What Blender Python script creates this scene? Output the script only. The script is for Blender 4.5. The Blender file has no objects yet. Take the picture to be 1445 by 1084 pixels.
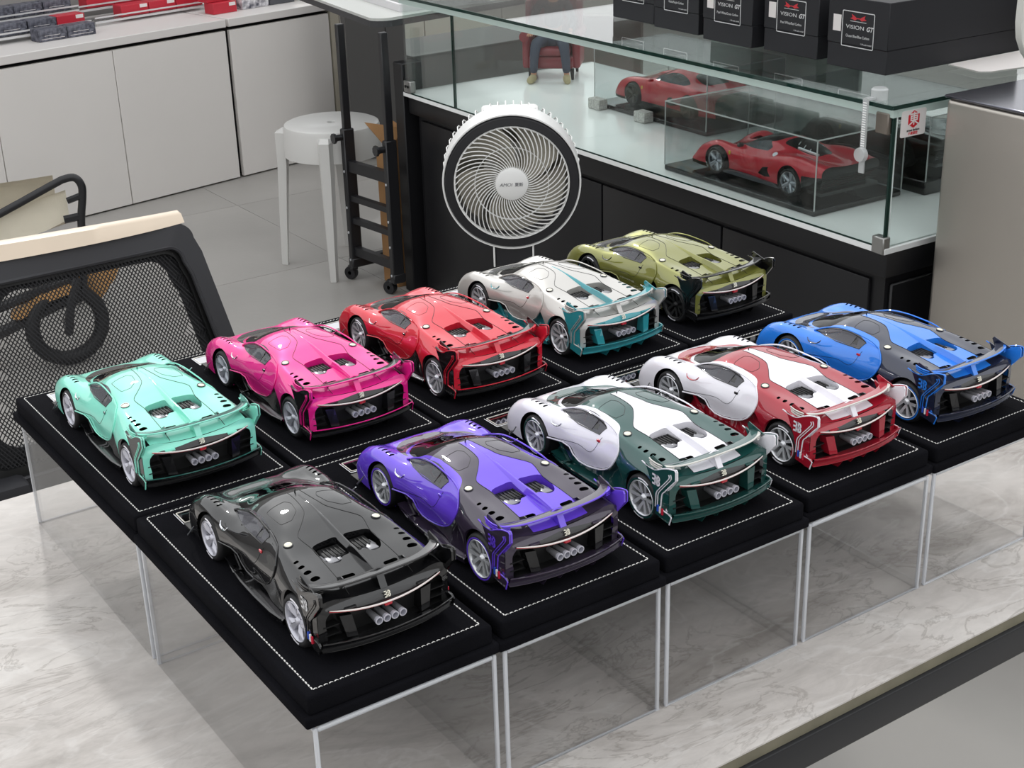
import bpy, bmesh, math, random
import numpy as np
from mathutils import Vector, Matrix
random.seed(7)
SC = bpy.context.scene
COL = SC.collection
PI = math.pi
TZ = 0.776            # table top height
BZ = 0.92             # top of the velvet bases

# ---------------------------------------------------------------- camera
cam = bpy.data.cameras.new('camera')
cam.sensor_width = 36.0
cam.lens = 2054.757 * 36.0 / 1445.0
cam.clip_start = 0.02
cam.clip_end = 60
camo = bpy.data.objects.new('camera', cam)
COL.objects.link(camo)
R0 = Vector((0.8215226212, -0.5695019564, -0.0277146969))
R1 = Vector((-0.2464125983, -0.3107836192, -0.9179838634))
R2 = Vector((0.5141803324, 0.7609737601, -0.3956482303))
CAMP = Vector((-0.3541304778, -0.7810116424, 1.511641035))
camo.matrix_world = Matrix(((R0.x, -R1.x, -R2.x, CAMP.x), (R0.y, -R1.y, -R2.y, CAMP.y), (R0.z, -R1.z, -R2.z, CAMP.z), (0, 0, 0, 1)))
SC.camera = camo

# ---------------------------------------------------------------- light
w = bpy.data.worlds.new('world'); SC.world = w
w.use_nodes = True
w.node_tree.nodes['Background'].inputs[0].default_value = (0.97, 0.985, 1.0, 1)
w.node_tree.nodes['Background'].inputs[1].default_value = 1.35

def area(name, loc, target, sx, sy, power, color=(1, 1, 1)):
    l = bpy.data.lights.new(name, 'AREA'); l.shape = 'RECTANGLE'; l.size = sx; l.size_y = sy
    l.energy = power; l.color = color
    o = bpy.data.objects.new(name, l); COL.objects.link(o)
    o.location = loc
    o.rotation_euler = (Vector(target) - Vector(loc)).to_track_quat('-Z', 'Y').to_euler()
    return o
sun = bpy.data.lights.new('window_daylight', 'SUN'); sun.energy = .85; sun.angle = math.radians(3.2); sun.color = (1, .985, .96)
so = bpy.data.objects.new('window_daylight', sun); COL.objects.link(so)
so.rotation_euler = Vector((-.049, -.19, -.13)).to_track_quat('-Z', 'Y').to_euler()
so.location = (1.2, 4.5, 4)
vs = SC.view_settings
SC.display_settings.display_device = 'sRGB'
vs.view_transform = 'Standard'; vs.look = 'None'; vs.gamma = 1.0; vs.exposure = 0.0; vs.use_curve_mapping = False
SC.cycles.transparent_max_bounces = 40
SC.cycles.max_bounces = 10
SC.cycles.caustics_reflective = False
SC.cycles.caustics_refractive = False

# ---------------------------------------------------------------- materials
def lin(h):
    if isinstance(h, str):
        h = h.lstrip('#'); c = [int(h[i:i+2], 16)/255 for i in (0, 2, 4)]
    else:
        c = h
    return tuple(x/12.92 if x <= .04045 else ((x+.055)/1.055)**2.4 for x in c) + (1.0,)
MATS = {}
def mat(name, color='#808080', rough=.5, metal=0., coat=0., spec=.5, bump=0., bscale=200., var=0., vscale=5., alpha=1., coat_rough=.03, emit=0., sheen=0., c2=None):
    if name in MATS: return MATS[name]
    m = bpy.data.materials.new(name); m.use_nodes = True
    nt = m.node_tree; b = nt.nodes['Principled BSDF']
    b.inputs['Base Color'].default_value = lin(color)
    b.inputs['Roughness'].default_value = rough
    b.inputs['Metallic'].default_value = metal
    b.inputs['Coat Weight'].default_value = coat
    b.inputs['Coat Roughness'].default_value = coat_rough
    b.inputs['Specular IOR Level'].default_value = spec
    b.inputs['Alpha'].default_value = alpha
    if sheen: b.inputs['Sheen Weight'].default_value = sheen
    if emit:
        b.inputs['Emission Color'].default_value = lin(color); b.inputs['Emission Strength'].default_value = emit
    tc = None
    if var or bump:
        tc = nt.nodes.new('ShaderNodeTexCoord')
    if var:
        n = nt.nodes.new('ShaderNodeTexNoise'); n.inputs['Scale'].default_value = vscale; n.inputs['Detail'].default_value = 6
        nt.links.new(tc.outputs['Object'], n.inputs['Vector'])
        mx = nt.nodes.new('ShaderNodeMix'); mx.data_type = 'RGBA'
        a = lin(color); k = 1-var
        mx.inputs[6].default_value = a
        mx.inputs[7].default_value = lin(c2) if c2 else (a[0]*k, a[1]*k, a[2]*k, 1)
        r = nt.nodes.new('ShaderNodeMapRange'); r.inputs[1].default_value = .35; r.inputs[2].default_value = .65
        nt.links.new(n.outputs['Fac'], r.inputs[0]); nt.links.new(r.outputs[0], mx.inputs[0])
        nt.links.new(mx.outputs[2], b.inputs['Base Color'])
    if bump:
        n2 = nt.nodes.new('ShaderNodeTexNoise'); n2.inputs['Scale'].default_value = bscale; n2.inputs['Detail'].default_value = 3
        nt.links.new(tc.outputs['Object'], n2.inputs['Vector'])
        bp_ = nt.nodes.new('ShaderNodeBump'); bp_.inputs['Strength'].default_value = bump; bp_.inputs['Distance'].default_value = .002
        nt.links.new(n2.outputs['Fac'], bp_.inputs['Height']); nt.links.new(bp_.outputs[0], b.inputs['Normal'])
    MATS[name] = m
    return m
def paint(name, color, metallic=.0, rough=.32):
    m = mat(name, color, rough=max(rough, .4), metal=metallic, coat=1.0, coat_rough=.015, spec=.08)
    m.node_tree.nodes['Principled BSDF'].inputs['Coat IOR'].default_value = 1.68
    return m
def glass(name, tint='#ffffff', opacity=.0, rough=.0, body='#ffffff', ior=1.45):
    """thin clear sheet: see-through, with a fresnel mirror coat and a little tint"""
    if name in MATS: return MATS[name]
    m = bpy.data.materials.new(name); m.use_nodes = True
    nt = m.node_tree; nt.nodes.clear()
    out = nt.nodes.new('ShaderNodeOutputMaterial')
    tr = nt.nodes.new('ShaderNodeBsdfTransparent'); tr.inputs[0].default_value = lin(tint)
    gl = nt.nodes.new('ShaderNodeBsdfGlossy'); gl.inputs['Roughness'].default_value = rough
    lw = nt.nodes.new('ShaderNodeLayerWeight'); lw.inputs[0].default_value = .5
    pw = nt.nodes.new('ShaderNodeMath'); pw.operation = 'POWER'; pw.inputs[1].default_value = 5
    nt.links.new(lw.outputs['Facing'], pw.inputs[0])
    f0 = ((ior-1)/(ior+1))**2
    fr = nt.nodes.new('ShaderNodeMath'); fr.operation = 'MULTIPLY_ADD'; fr.inputs[1].default_value = 1-f0; fr.inputs[2].default_value = f0
    nt.links.new(pw.outputs[0], fr.inputs[0])
    df = nt.nodes.new('ShaderNodeBsdfDiffuse'); df.inputs[0].default_value = lin(body)
    m0 = nt.nodes.new('ShaderNodeMixShader'); m0.inputs[0].default_value = opacity
    nt.links.new(tr.outputs[0], m0.inputs[1]); nt.links.new(df.outputs[0], m0.inputs[2])
    m1 = nt.nodes.new('ShaderNodeMixShader')
    nt.links.new(fr.outputs[0], m1.inputs[0]); nt.links.new(m0.outputs[0], m1.inputs[1]); nt.links.new(gl.outputs[0], m1.inputs[2])
    nt.links.new(m1.outputs[0], out.inputs[0])
    MATS[name] = m
    return m

# ---------------------------------------------------------------- mesh helpers
class MB:
    """collects shapes, builds ONE mesh"""
    def __init__(self): self.v = []; self.f = []
    def add(self, V, F):
        n = len(self.v); self.v.extend([tuple(map(float, p)) for p in V]); self.f.extend([tuple(int(i)+n for i in q) for q in F]); return self
    def box(self, x0, x1, y0, y1, z0, z1, M=None):
        V = [(x, y, z) for x in (x0, x1) for y in (y0, y1) for z in (z0, z1)]
        if M is not None: V = [tuple(M @ Vector(p)) for p in V]
        return self.add(V, [(0, 1, 3, 2), (4, 6, 7, 5), (0, 4, 5, 1), (2, 3, 7, 6), (0, 2, 6, 4), (1, 5, 7, 3)])
    def rbox(self, x0, x1, y0, y1, z0, z1, r=.01, seg=3, M=None):
        bm = bmesh.new(); bmesh.ops.create_cube(bm, size=1)
        for v in bm.verts: v.co = Vector(((x0+x1)/2+v.co.x*(x1-x0), (y0+y1)/2+v.co.y*(y1-y0), (z0+z1)/2+v.co.z*(z1-z0)))
        bmesh.ops.bevel(bm, geom=bm.edges[:], offset=r, segments=seg, affect='EDGES', profile=.5)
        if M is not None: bmesh.ops.transform(bm, matrix=M, verts=bm.verts[:])
        bm.verts.ensure_lookup_table(); bm.verts.index_update()
        self.add([v.co[:] for v in bm.verts], [[v.index for v in f.verts] for f in bm.faces]); bm.free(); return self
    def tube(self, pts, r, n=8, closed=False, cap=True, flat=None):
        P = [Vector(p) for p in pts]; m = len(P); rings = []
        up = None
        rr = r if isinstance(r, (list, tuple)) else [r]*m
        for i in range(m):
            if closed: t = P[(i+1) % m]-P[i-1]
            else: t = P[min(i+1, m-1)]-P[max(i-1, 0)]
            t.normalize()
            if up is None:
                up = Vector((0, 0, 1)) if abs(t.z) < .9 else Vector((1, 0, 0))
            s = t.cross(up); s.normalize(); u = s.cross(t); u.normalize(); up = u
            fl = flat or 1.0
            rings.append([P[i]+(s*math.cos(a)+u*math.sin(a)*fl)*rr[i] for a in [2*PI*k/n+PI/n for k in range(n)]])
        V = [p for q in rings for p in q]; F = []
        for i in range(m if closed else m-1):
            a = i*n; b = ((i+1) % m)*n
            for k in range(n): F.append((a+k, a+(k+1) % n, b+(k+1) % n, b+k))
        if not closed and cap:
            F.append(tuple(range(n))[::-1]); F.append(tuple((m-1)*n+k for k in range(n)))
        return self.add(V, F)
    def cyl(self, p0, p1, r0, r1=None, n=24, cap=True):
        return self.tube([p0, p1], [r0, r0 if r1 is None else r1], n=n, cap=cap)
    def lathe(self, prof, n=32, M=None, closed=False, axis='z', a0=0, a1=2*PI):
        """prof: (r, h) list"""
        V = []; F = []; full = abs(a1-a0-2*PI) < 1e-6
        m = len(prof); nn = n if full else n+1
        for i in range(nn):
            a = a0+(a1-a0)*i/n; c, s = math.cos(a), math.sin(a)
            for r, h in prof:
                p = (r*c, r*s, h) if axis == 'z' else ((h, r*c, r*s) if axis == 'x' else (r*c, h, r*s))
                V.append(tuple(M @ Vector(p)) if M is not None else p)
        for i in range(n):
            j = (i+1) % nn
            for k in range(m if closed else m-1):
                l = (k+1) % m
                F.append((i*m+k, j*m+k, j*m+l, i*m+l))
        return self.add(V, F)
    def prism(self, poly, h0, h1, axis='z', M=None):
        """poly 2D outline extruded along axis: z:(x,y) x:(y,z) y:(x,z)"""
        n = len(poly)
        def P(a, b, h): return (a, b, h) if axis == 'z' else ((h, a, b) if axis == 'x' else (a, h, b))
        V = [P(a, b, h0) for a, b in poly]+[P(a, b, h1) for a, b in poly]
        if M is not None: V = [tuple(M @ Vector(p)) for p in V]
        F = [tuple(range(n))[::-1], tuple(range(n, 2*n))]+[(i, (i+1) % n, n+(i+1) % n, n+i) for i in range(n)]
        return self.add(V, F)
    def grid(self, rows):
        m = len(rows[0]); V = [p for r in rows for p in r]
        return self.add(V, [(i*m+j, i*m+j+1, (i+1)*m+j+1, (i+1)*m+j) for i in range(len(rows)-1) for j in range(m-1)])
    def mesh(self, name, smooth=40, recalc=True):
        me = bpy.data.meshes.new(name); me.from_pydata(self.v, [], self.f)
        if recalc:
            bm = bmesh.new(); bm.from_mesh(me); bmesh.ops.recalc_face_normals(bm, faces=bm.faces[:]); bm.to_mesh(me); bm.free()
        shade(me, smooth); return me
    def build(self, name, m=None, parent=None, smooth=40, loc=None, rot=None, label=None, kind=None):
        return obj(name, self.mesh(name, smooth), m, parent, loc, rot, label, kind)
def shade(me, ang):
    if ang:
        me.polygons.foreach_set('use_smooth', [True]*len(me.polygons))
        if ang < 179:
            try: me.set_sharp_from_angle(angle=math.radians(ang))
            except Exception: pass
    me.update()
def obj(name, me, m=None, parent=None, loc=None, rot=None, label=None, kind=None):
    o = bpy.data.objects.new(name, me); COL.objects.link(o)
    if m is not None:
        if len(me.materials) == 0: me.materials.append(None)
        o.material_slots[0].link = 'OBJECT'; o.material_slots[0].material = m
    if parent is not None: o.parent = parent
    if loc is not None: o.location = loc
    if rot is not None: o.rotation_euler = rot
    if label: o['label'] = label
    if kind: o['kind'] = kind
    return o
def tag(o, label=None, cat=None, group=None, kind=None):
    if label: o['label'] = label
    if cat: o['category'] = cat
    if group: o['group'] = group
    if kind: o['kind'] = kind
    return o
def thing(name, label, cat, loc=(0, 0, 0), rz=0, group=None, scale=None):
    o = bpy.data.objects.new(name, None); COL.objects.link(o); o.empty_display_size = .05
    o.location = loc; o.rotation_euler = (0, 0, rz)
    if scale: o.scale = (scale,)*3
    return tag(o, label, cat, group)
FONT = {}
def text_mesh(txt, size, ext=.0004, align='CENTER', shear=0, sx=1.0, bold=0, spacing=1.0):
    """flat lettering in the local XY plane, a hair thick"""
    c = bpy.data.curves.new('lettering', 'FONT'); c.body = txt; c.size = size; c.extrude = ext
    c.align_x = align; c.align_y = 'CENTER'; c.shear = shear; c.offset = bold; c.space_character = spacing; c.resolution_u = 3
    o = bpy.data.objects.new('lettering', c); COL.objects.link(o)
    dg = bpy.context.evaluated_depsgraph_get()
    me = bpy.data.meshes.new_from_object(o.evaluated_get(dg))
    bpy.data.objects.remove(o); bpy.data.curves.remove(c)
    me.materials.clear()
    if sx != 1.0:
        for v in me.vertices: v.co.x *= sx
    return me
def on_face(origin, right, up):
    """matrix taking local XY lettering to a face"""
    r = Vector(right).normalized(); u = Vector(up).normalized(); n = r.cross(u)
    o = Vector(origin)
    return Matrix(((r.x, u.x, n.x, o.x), (r.y, u.y, n.y, o.y), (r.z, u.z, n.z, o.z), (0, 0, 0, 1)))
def add_mesh(mb, me, M):
    mb.add([tuple(M @ v.co) for v in me.vertices], [tuple(p.vertices) for p in me.polygons])
def rrect(w, h, r, n=4, cx=0, cy=0):
    P = []
    for sx, sy, a in ((1, 1, 0), (-1, 1, 90), (-1, -1, 180), (1, -1, 270)):
        for k in range(n+1):
            t = math.radians(a+90*k/n); P.append((cx+sx*(w/2-r)+r*math.cos(t), cy+sy*(h/2-r)+r*math.sin(t)))
    return P
def ring_prism(mb, outer, inner, h0, h1, M=None, axis='z'):
    n = len(outer)
    def P(a, b, h): return (a, b, h) if axis == 'z' else ((h, a, b) if axis == 'x' else (a, h, b))
    V = [P(a, b, h) for h in (h0, h1) for L in (outer, inner) for a, b in L]
    if M is not None: V = [tuple(M @ Vector(p)) for p in V]
    F = []
    for i in range(n):
        j = (i+1) % n
        F += [(i, j, n+j, n+i), (2*n+i, 3*n+i, 3*n+j, 2*n+j), (i, 2*n+i, 2*n+j, j), (n+i, n+j, 3*n+j, 3*n+i)]
    mb.add(V, F)
# ================================================================ model cars: a shared set of meshes, real metres, nose towards +Y
def pchip(xs, ys, x):
    xs = np.asarray(xs, float); ys = np.asarray(ys, float)
    h = np.diff(xs); d = np.diff(ys)/h; m = np.zeros_like(ys)
    for i in range(1, len(xs)-1):
        if d[i-1]*d[i] > 0:
            w1 = 2*h[i]+h[i-1]; w2 = h[i]+2*h[i-1]; m[i] = (w1+w2)/(w1/d[i-1]+w2/d[i])
    m[0] = d[0]; m[-1] = d[-1]
    x = np.clip(x, xs[0], xs[-1]); i = np.clip(np.searchsorted(xs, x)-1, 0, len(xs)-2)
    t = (x-xs[i])/h[i]
    return (2*t**3-3*t**2+1)*ys[i]+(t**3-2*t**2+t)*h[i]*m[i]+(-2*t**3+3*t**2)*ys[i+1]+(t**3-t**2)*h[i]*m[i+1]
class Body:
    def __init__(self, stations, per=9):
        S = sorted(stations, key=lambda s: s[0]); self.ys = np.array([s[0] for s in S]); self.C = np.array([s[1] for s in S], float); self.per = per
    def ctrl(self, y):
        return np.stack([[pchip(self.ys, self.C[:, k, a], y) for a in (0, 1)] for k in range(self.C.shape[1])])
    def section(self, y):
        P = self.ctrl(y); n = len(P); E = np.vstack([[-P[1][0], P[1][1]], P, 2*P[-1]-P[-2]]); out = []
        for k in range(n-1):
            p0, p1, p2, p3 = E[k], E[k+1], E[k+2], E[k+3]
            d = [max(np.linalg.norm(b-a), 1e-4)**.5 for a, b in ((p0, p1), (p1, p2), (p2, p3))]
            t0, t1 = 0, d[0]; t2 = t1+d[1]; t3 = t2+d[2]
            for j in range(self.per):
                t = t1+(t2-t1)*j/self.per
                A1 = (t1-t)/(t1-t0)*p0+(t-t0)/(t1-t0)*p1; A2 = (t2-t)/(t2-t1)*p1+(t-t1)/(t2-t1)*p2; A3 = (t3-t)/(t3-t2)*p2+(t-t2)/(t3-t2)*p3
                B1 = (t2-t)/(t2-t0)*A1+(t-t0)/(t2-t0)*A2; B2 = (t3-t)/(t3-t1)*A2+(t-t1)/(t3-t1)*A3
                out.append((t2-t)/(t2-t1)*B1+(t-t1)/(t2-t1)*B2)
        out.append(P[-1]); return np.array(out)
    def half(self, ny):
        Y = np.linspace(self.ys[0], self.ys[-1], ny); rows = [self.section(y) for y in Y]; m = len(rows[0])
        V = np.array([(p[0], y, p[1]) for y, r in zip(Y, rows) for p in r]); V[:, 0] = np.maximum(V[:, 0], 0)
        F = [(i*m+j, i*m+j+1, (i+1)*m+j+1, (i+1)*m+j) for i in range(ny-1) for j in range(m-1)]
        return V, F
    def z_at(self, x, y):
        s = self.section(y); k = int(np.argmax(s[:, 0])); return float(np.interp(abs(x), s[:k+1, 0], s[:k+1, 1]))
    def x_at(self, y, z):
        s = self.section(y); k = 3*self.per; q = s[k:]; o = np.argsort(q[:, 1]); return float(np.interp(z, q[o, 1], q[o, 0]))
def psd(U, Vv, poly):
    """signed distance, positive inside"""
    P = np.asarray(poly, float); d = np.full(len(U), 1e9); ins = np.zeros(len(U), bool)
    for a, b in zip(P, np.roll(P, -1, 0)):
        e = b-a; t = np.clip(((U-a[0])*e[0]+(Vv-a[1])*e[1])/(e@e+1e-12), 0, 1)
        d = np.minimum(d, np.hypot(U-a[0]-t*e[0], Vv-a[1]-t*e[1]))
        if abs(e[1]) > 1e-12:
            c = ((a[1] > Vv) != (b[1] > Vv)) & (U < e[0]*(Vv-a[1])/e[1]+a[0]); ins ^= c
    return np.where(ins, d, -d)
def cut(S, f):
    V, F = S; f = np.where(np.abs(f) < 1e-7, 1e-7, f); V2 = [tuple(p) for p in V]; E = {}; pos = []; neg = []
    s = f > 0
    def mid(a, b):
        k = (a, b) if a < b else (b, a)
        if k not in E:
            t = f[k[0]]/(f[k[0]]-f[k[1]]); p, q = V[k[0]], V[k[1]]; E[k] = len(V2); V2.append(tuple(p[i]+(q[i]-p[i])*t for i in range(3)))
        return E[k]
    for q in F:
        c = sum(1 for i in q if s[i])
        if c == len(q): pos.append(q)
        elif c == 0: neg.append(q)
        else:
            A = []; B = []
            for i, a in enumerate(q):
                b = q[(i+1) % len(q)]
                (A if s[a] else B).append(a)
                if s[a] != s[b]: m = mid(a, b); A.append(m); B.append(m)
            if len(A) > 2: pos.append(tuple(A))
            if len(B) > 2: neg.append(tuple(B))
    def comp(FF):
        u = sorted({i for q in FF for i in q}); r = {k: n for n, k in enumerate(u)}
        return np.array([V2[k] for k in u]).reshape(-1, 3), [tuple(r[i] for i in q) for q in FF]
    return comp(pos), comp(neg)
def cutp(S, poly, plane='top', cond=None):
    V = S[0]
    if len(V) == 0: return S, S
    f = psd(V[:, 0], V[:, 1], poly) if plane == 'top' else psd(V[:, 1], V[:, 2], poly)
    if cond is not None: f = np.minimum(f, cond(V))
    return cut(S, f)
def both(S):
    V, F = S; n = len(V)
    if n == 0: return MB()
    # weld the centre line
    W = V.copy(); W[:, 0] *= -1; mp = {}; extra = []
    for i in range(n):
        if V[i, 0] < 1e-6: mp[i] = i
        else: mp[i] = n+len(extra); extra.append(W[i])
    mb = MB(); mb.add(list(V)+extra, list(F)+[tuple(mp[i] for i in q)[::-1] for q in F]); return mb
def one(S, sgn):
    V, F = S; W = V.copy(); W[:, 0] *= sgn
    return MB().add(W, F if sgn > 0 else [q[::-1] for q in F])
def sm(pts, n=6, closed=True):
    """smooth an outline"""
    P = [np.array(p, float) for p in pts]; m = len(P); out = []
    for i in range(m if closed else m-1):
        p0 = P[i-1] if closed or i else P[0]; p1 = P[i]; p2 = P[(i+1) % m]; p3 = P[(i+2) % m] if closed or i+2 < m else P[-1]
        for j in range(n):
            t = j/n; out.append(tuple(.5*((2*p1)+(-p0+p2)*t+(2*p0-5*p1+4*p2-p3)*t*t+(-p0+3*p1-3*p2+p3)*t**3)))
    if not closed: out.append(tuple(P[-1]))
    return out
def circ(cx, cy, r, n=40): return [(cx+r*math.cos(2*PI*k/n), cy+r*math.sin(2*PI*k/n)) for k in range(n)]

HB = Body([
 (2.28, [(0,.40),(.3,.40),(.5,.40),(.62,.39),(.72,.37),(.80,.34),(.84,.28),(.85,.2),(.84,.12)]),
 (2.15, [(0,.54),(.3,.54),(.48,.54),(.66,.56),(.78,.55),(.87,.50),(.92,.40),(.93,.25),(.92,.12)]),
 (1.95, [(0,.67),(.3,.665),(.48,.66),(.66,.70),(.80,.71),(.91,.64),(.96,.5),(.97,.3),(.96,.12)]),
 (1.6, [(0,.73),(.3,.73),(.5,.725),(.66,.79),(.80,.825),(.93,.75),(.985,.55),(.99,.35),(.98,.14)]),
 (1.3, [(0,.86),(.3,.845),(.5,.80),(.65,.81),(.79,.84),(.93,.76),(.985,.6),(.99,.4),(.98,.14)]),
 (1.0, [(0,.97),(.3,.95),(.5,.89),(.66,.835),(.80,.82),(.92,.74),(.97,.58),(.97,.4),(.95,.14)]),
 (.7, [(0,1.08),(.3,1.06),(.52,.98),(.66,.89),(.80,.815),(.90,.72),(.94,.58),(.93,.4),(.92,.14)]),
 (.35, [(0,1.145),(.3,1.13),(.53,1.08),(.67,.98),(.79,.86),(.87,.74),(.92,.60),(.90,.42),(.88,.14)]),
 (0, [(0,1.155),(.3,1.14),(.55,1.09),(.69,1.01),(.80,.88),(.87,.76),(.92,.60),(.90,.42),(.88,.14)]),
 (-.3, [(0,1.13),(.3,1.115),(.56,1.08),(.71,1.01),(.81,.90),(.87,.78),(.92,.62),(.91,.42),(.88,.14)]),
 (-.65, [(0,1.07),(.3,1.055),(.56,1.04),(.76,1.005),(.835,.93),(.885,.80),(.93,.64),(.92,.44),(.90,.14)]),
 (-1.0, [(0,1.00),(.3,.99),(.55,.985),(.785,.985),(.86,.92),(.935,.80),(.975,.65),(.97,.45),(.95,.14)]),
 (-1.4, [(0,.94),(.3,.94),(.53,.95),(.785,.962),(.875,.905),(.965,.80),(1.0,.68),(.99,.5),(.98,.14)]),
 (-1.75, [(0,.885),(.3,.89),(.53,.905),(.765,.93),(.87,.885),(.955,.80),(.985,.7),(.98,.5),(.97,.2)]),
 (-2.0, [(0,.80),(.3,.81),(.53,.835),(.72,.87),(.86,.86),(.93,.80),(.95,.7),(.95,.5),(.94,.25)]),
])
FA = (1.30, .345); RA = (-1.42, .365)
DISC = sm([(1.0,.84),(.75,.955),(.45,1.055),(.15,1.09),(-.15,1.085),(-.42,1.06),(-.62,.995),(-.73,.91),(-.765,.80),(-.72,.66),(-.60,.52),(-.42,.41),(-.2,.34),(.03,.30),(.22,.30)], 5, False)+[(.36,.36),(.44,.47),(.60,.50),(.95,.455)]
WIN = sm([(.965,.845),(.72,.945),(.45,1.02),(.2,1.055),(-.05,1.045),(-.27,.995)], 5, False)+[(-.20,.885)]
WS = sm([(0,1.42),(.3,1.38),(.50,1.22),(.585,.98),(.565,.78),(.48,.66),(.28,.585),(0,.57)], 4, False)
WS = WS+[(-.2,.57),(-.2,1.42)]
COWL = [(-.2,1.90)]+sm([(0,1.90),(.25,1.85),(.45,1.70),(.57,1.45),(.62,1.2),(.61,1.0)], 4, False)+sm([(.615,1.0),(.55,1.24),(.34,1.44),(0,1.48)], 4, False)+[(-.2,1.48)]
SPINE = sm([(.085,.47),(.10,.2),(.13,-.05),(.17,-.20),(.30,-.38),(.45,-.56),(.47,-.68),(.425,-.95),(.44,-1.3),(.45,-1.6),(.46,-1.96)], 5, False)+[(-.2,-1.96),(-.2,.47)]
BAY = sm([(.045,-.88),(.18,-.85),(.39,-.875),(.435,-.98),(.425,-1.18),(.36,-1.32),(.24,-1.34),(.16,-1.25),(.045,-1.22)], 3)
SLOT = rrect(.20, .075, .03, 3, .31, -1.66)
RV = [(.742,-1.08,.085,.05),(.738,-1.22,.10,.062),(.728,-1.37,.115,.075),(.708,-1.54,.14,.09)]
FV = [(.78,1.60,.10,.04),(.775,1.49,.10,.045),(.775,1.375,.10,.05),(.785,1.26,.09,.045)]
VOID = [(.93,.10),(1.00,.47),(.60,.515),(.42,.485),(.34,.37),(.22,.315),(.03,.315),(-.2,.355),(-.42,.425),(-.62,.55),(-.74,.68),(-.84,.62),(-.98,.46),(-1.02,.10)]
CORNER = [(-1.50,.05),(-1.50,.40),(-1.62,.63),(-1.55,.86),(-1.66,.93),(-1.8,.95),(-2.1,.95),(-2.1,.05)]
LOWY = lambda V: .9-V[:, 2]*0
side = lambda V: V[:, 0]-.45
PARTS = []       # (name, mesh, role, parent part index or None, label)
def part(name, me, role, parent=None, label=None, obj_kind=None):
    PARTS.append((name, me, role, parent, label)); return len(PARTS)-1
def vt(c, w_, h_, rot): # slanted slot outline
    cx, cy = c; P = rrect(w_, h_, min(w_, h_)*.45, 3); a = math.radians(rot)
    return [(cx+x*math.cos(a)-y*math.sin(a), cy+x*math.sin(a)+y*math.cos(a)) for x, y in P]
rad_ = math.radians
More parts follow.
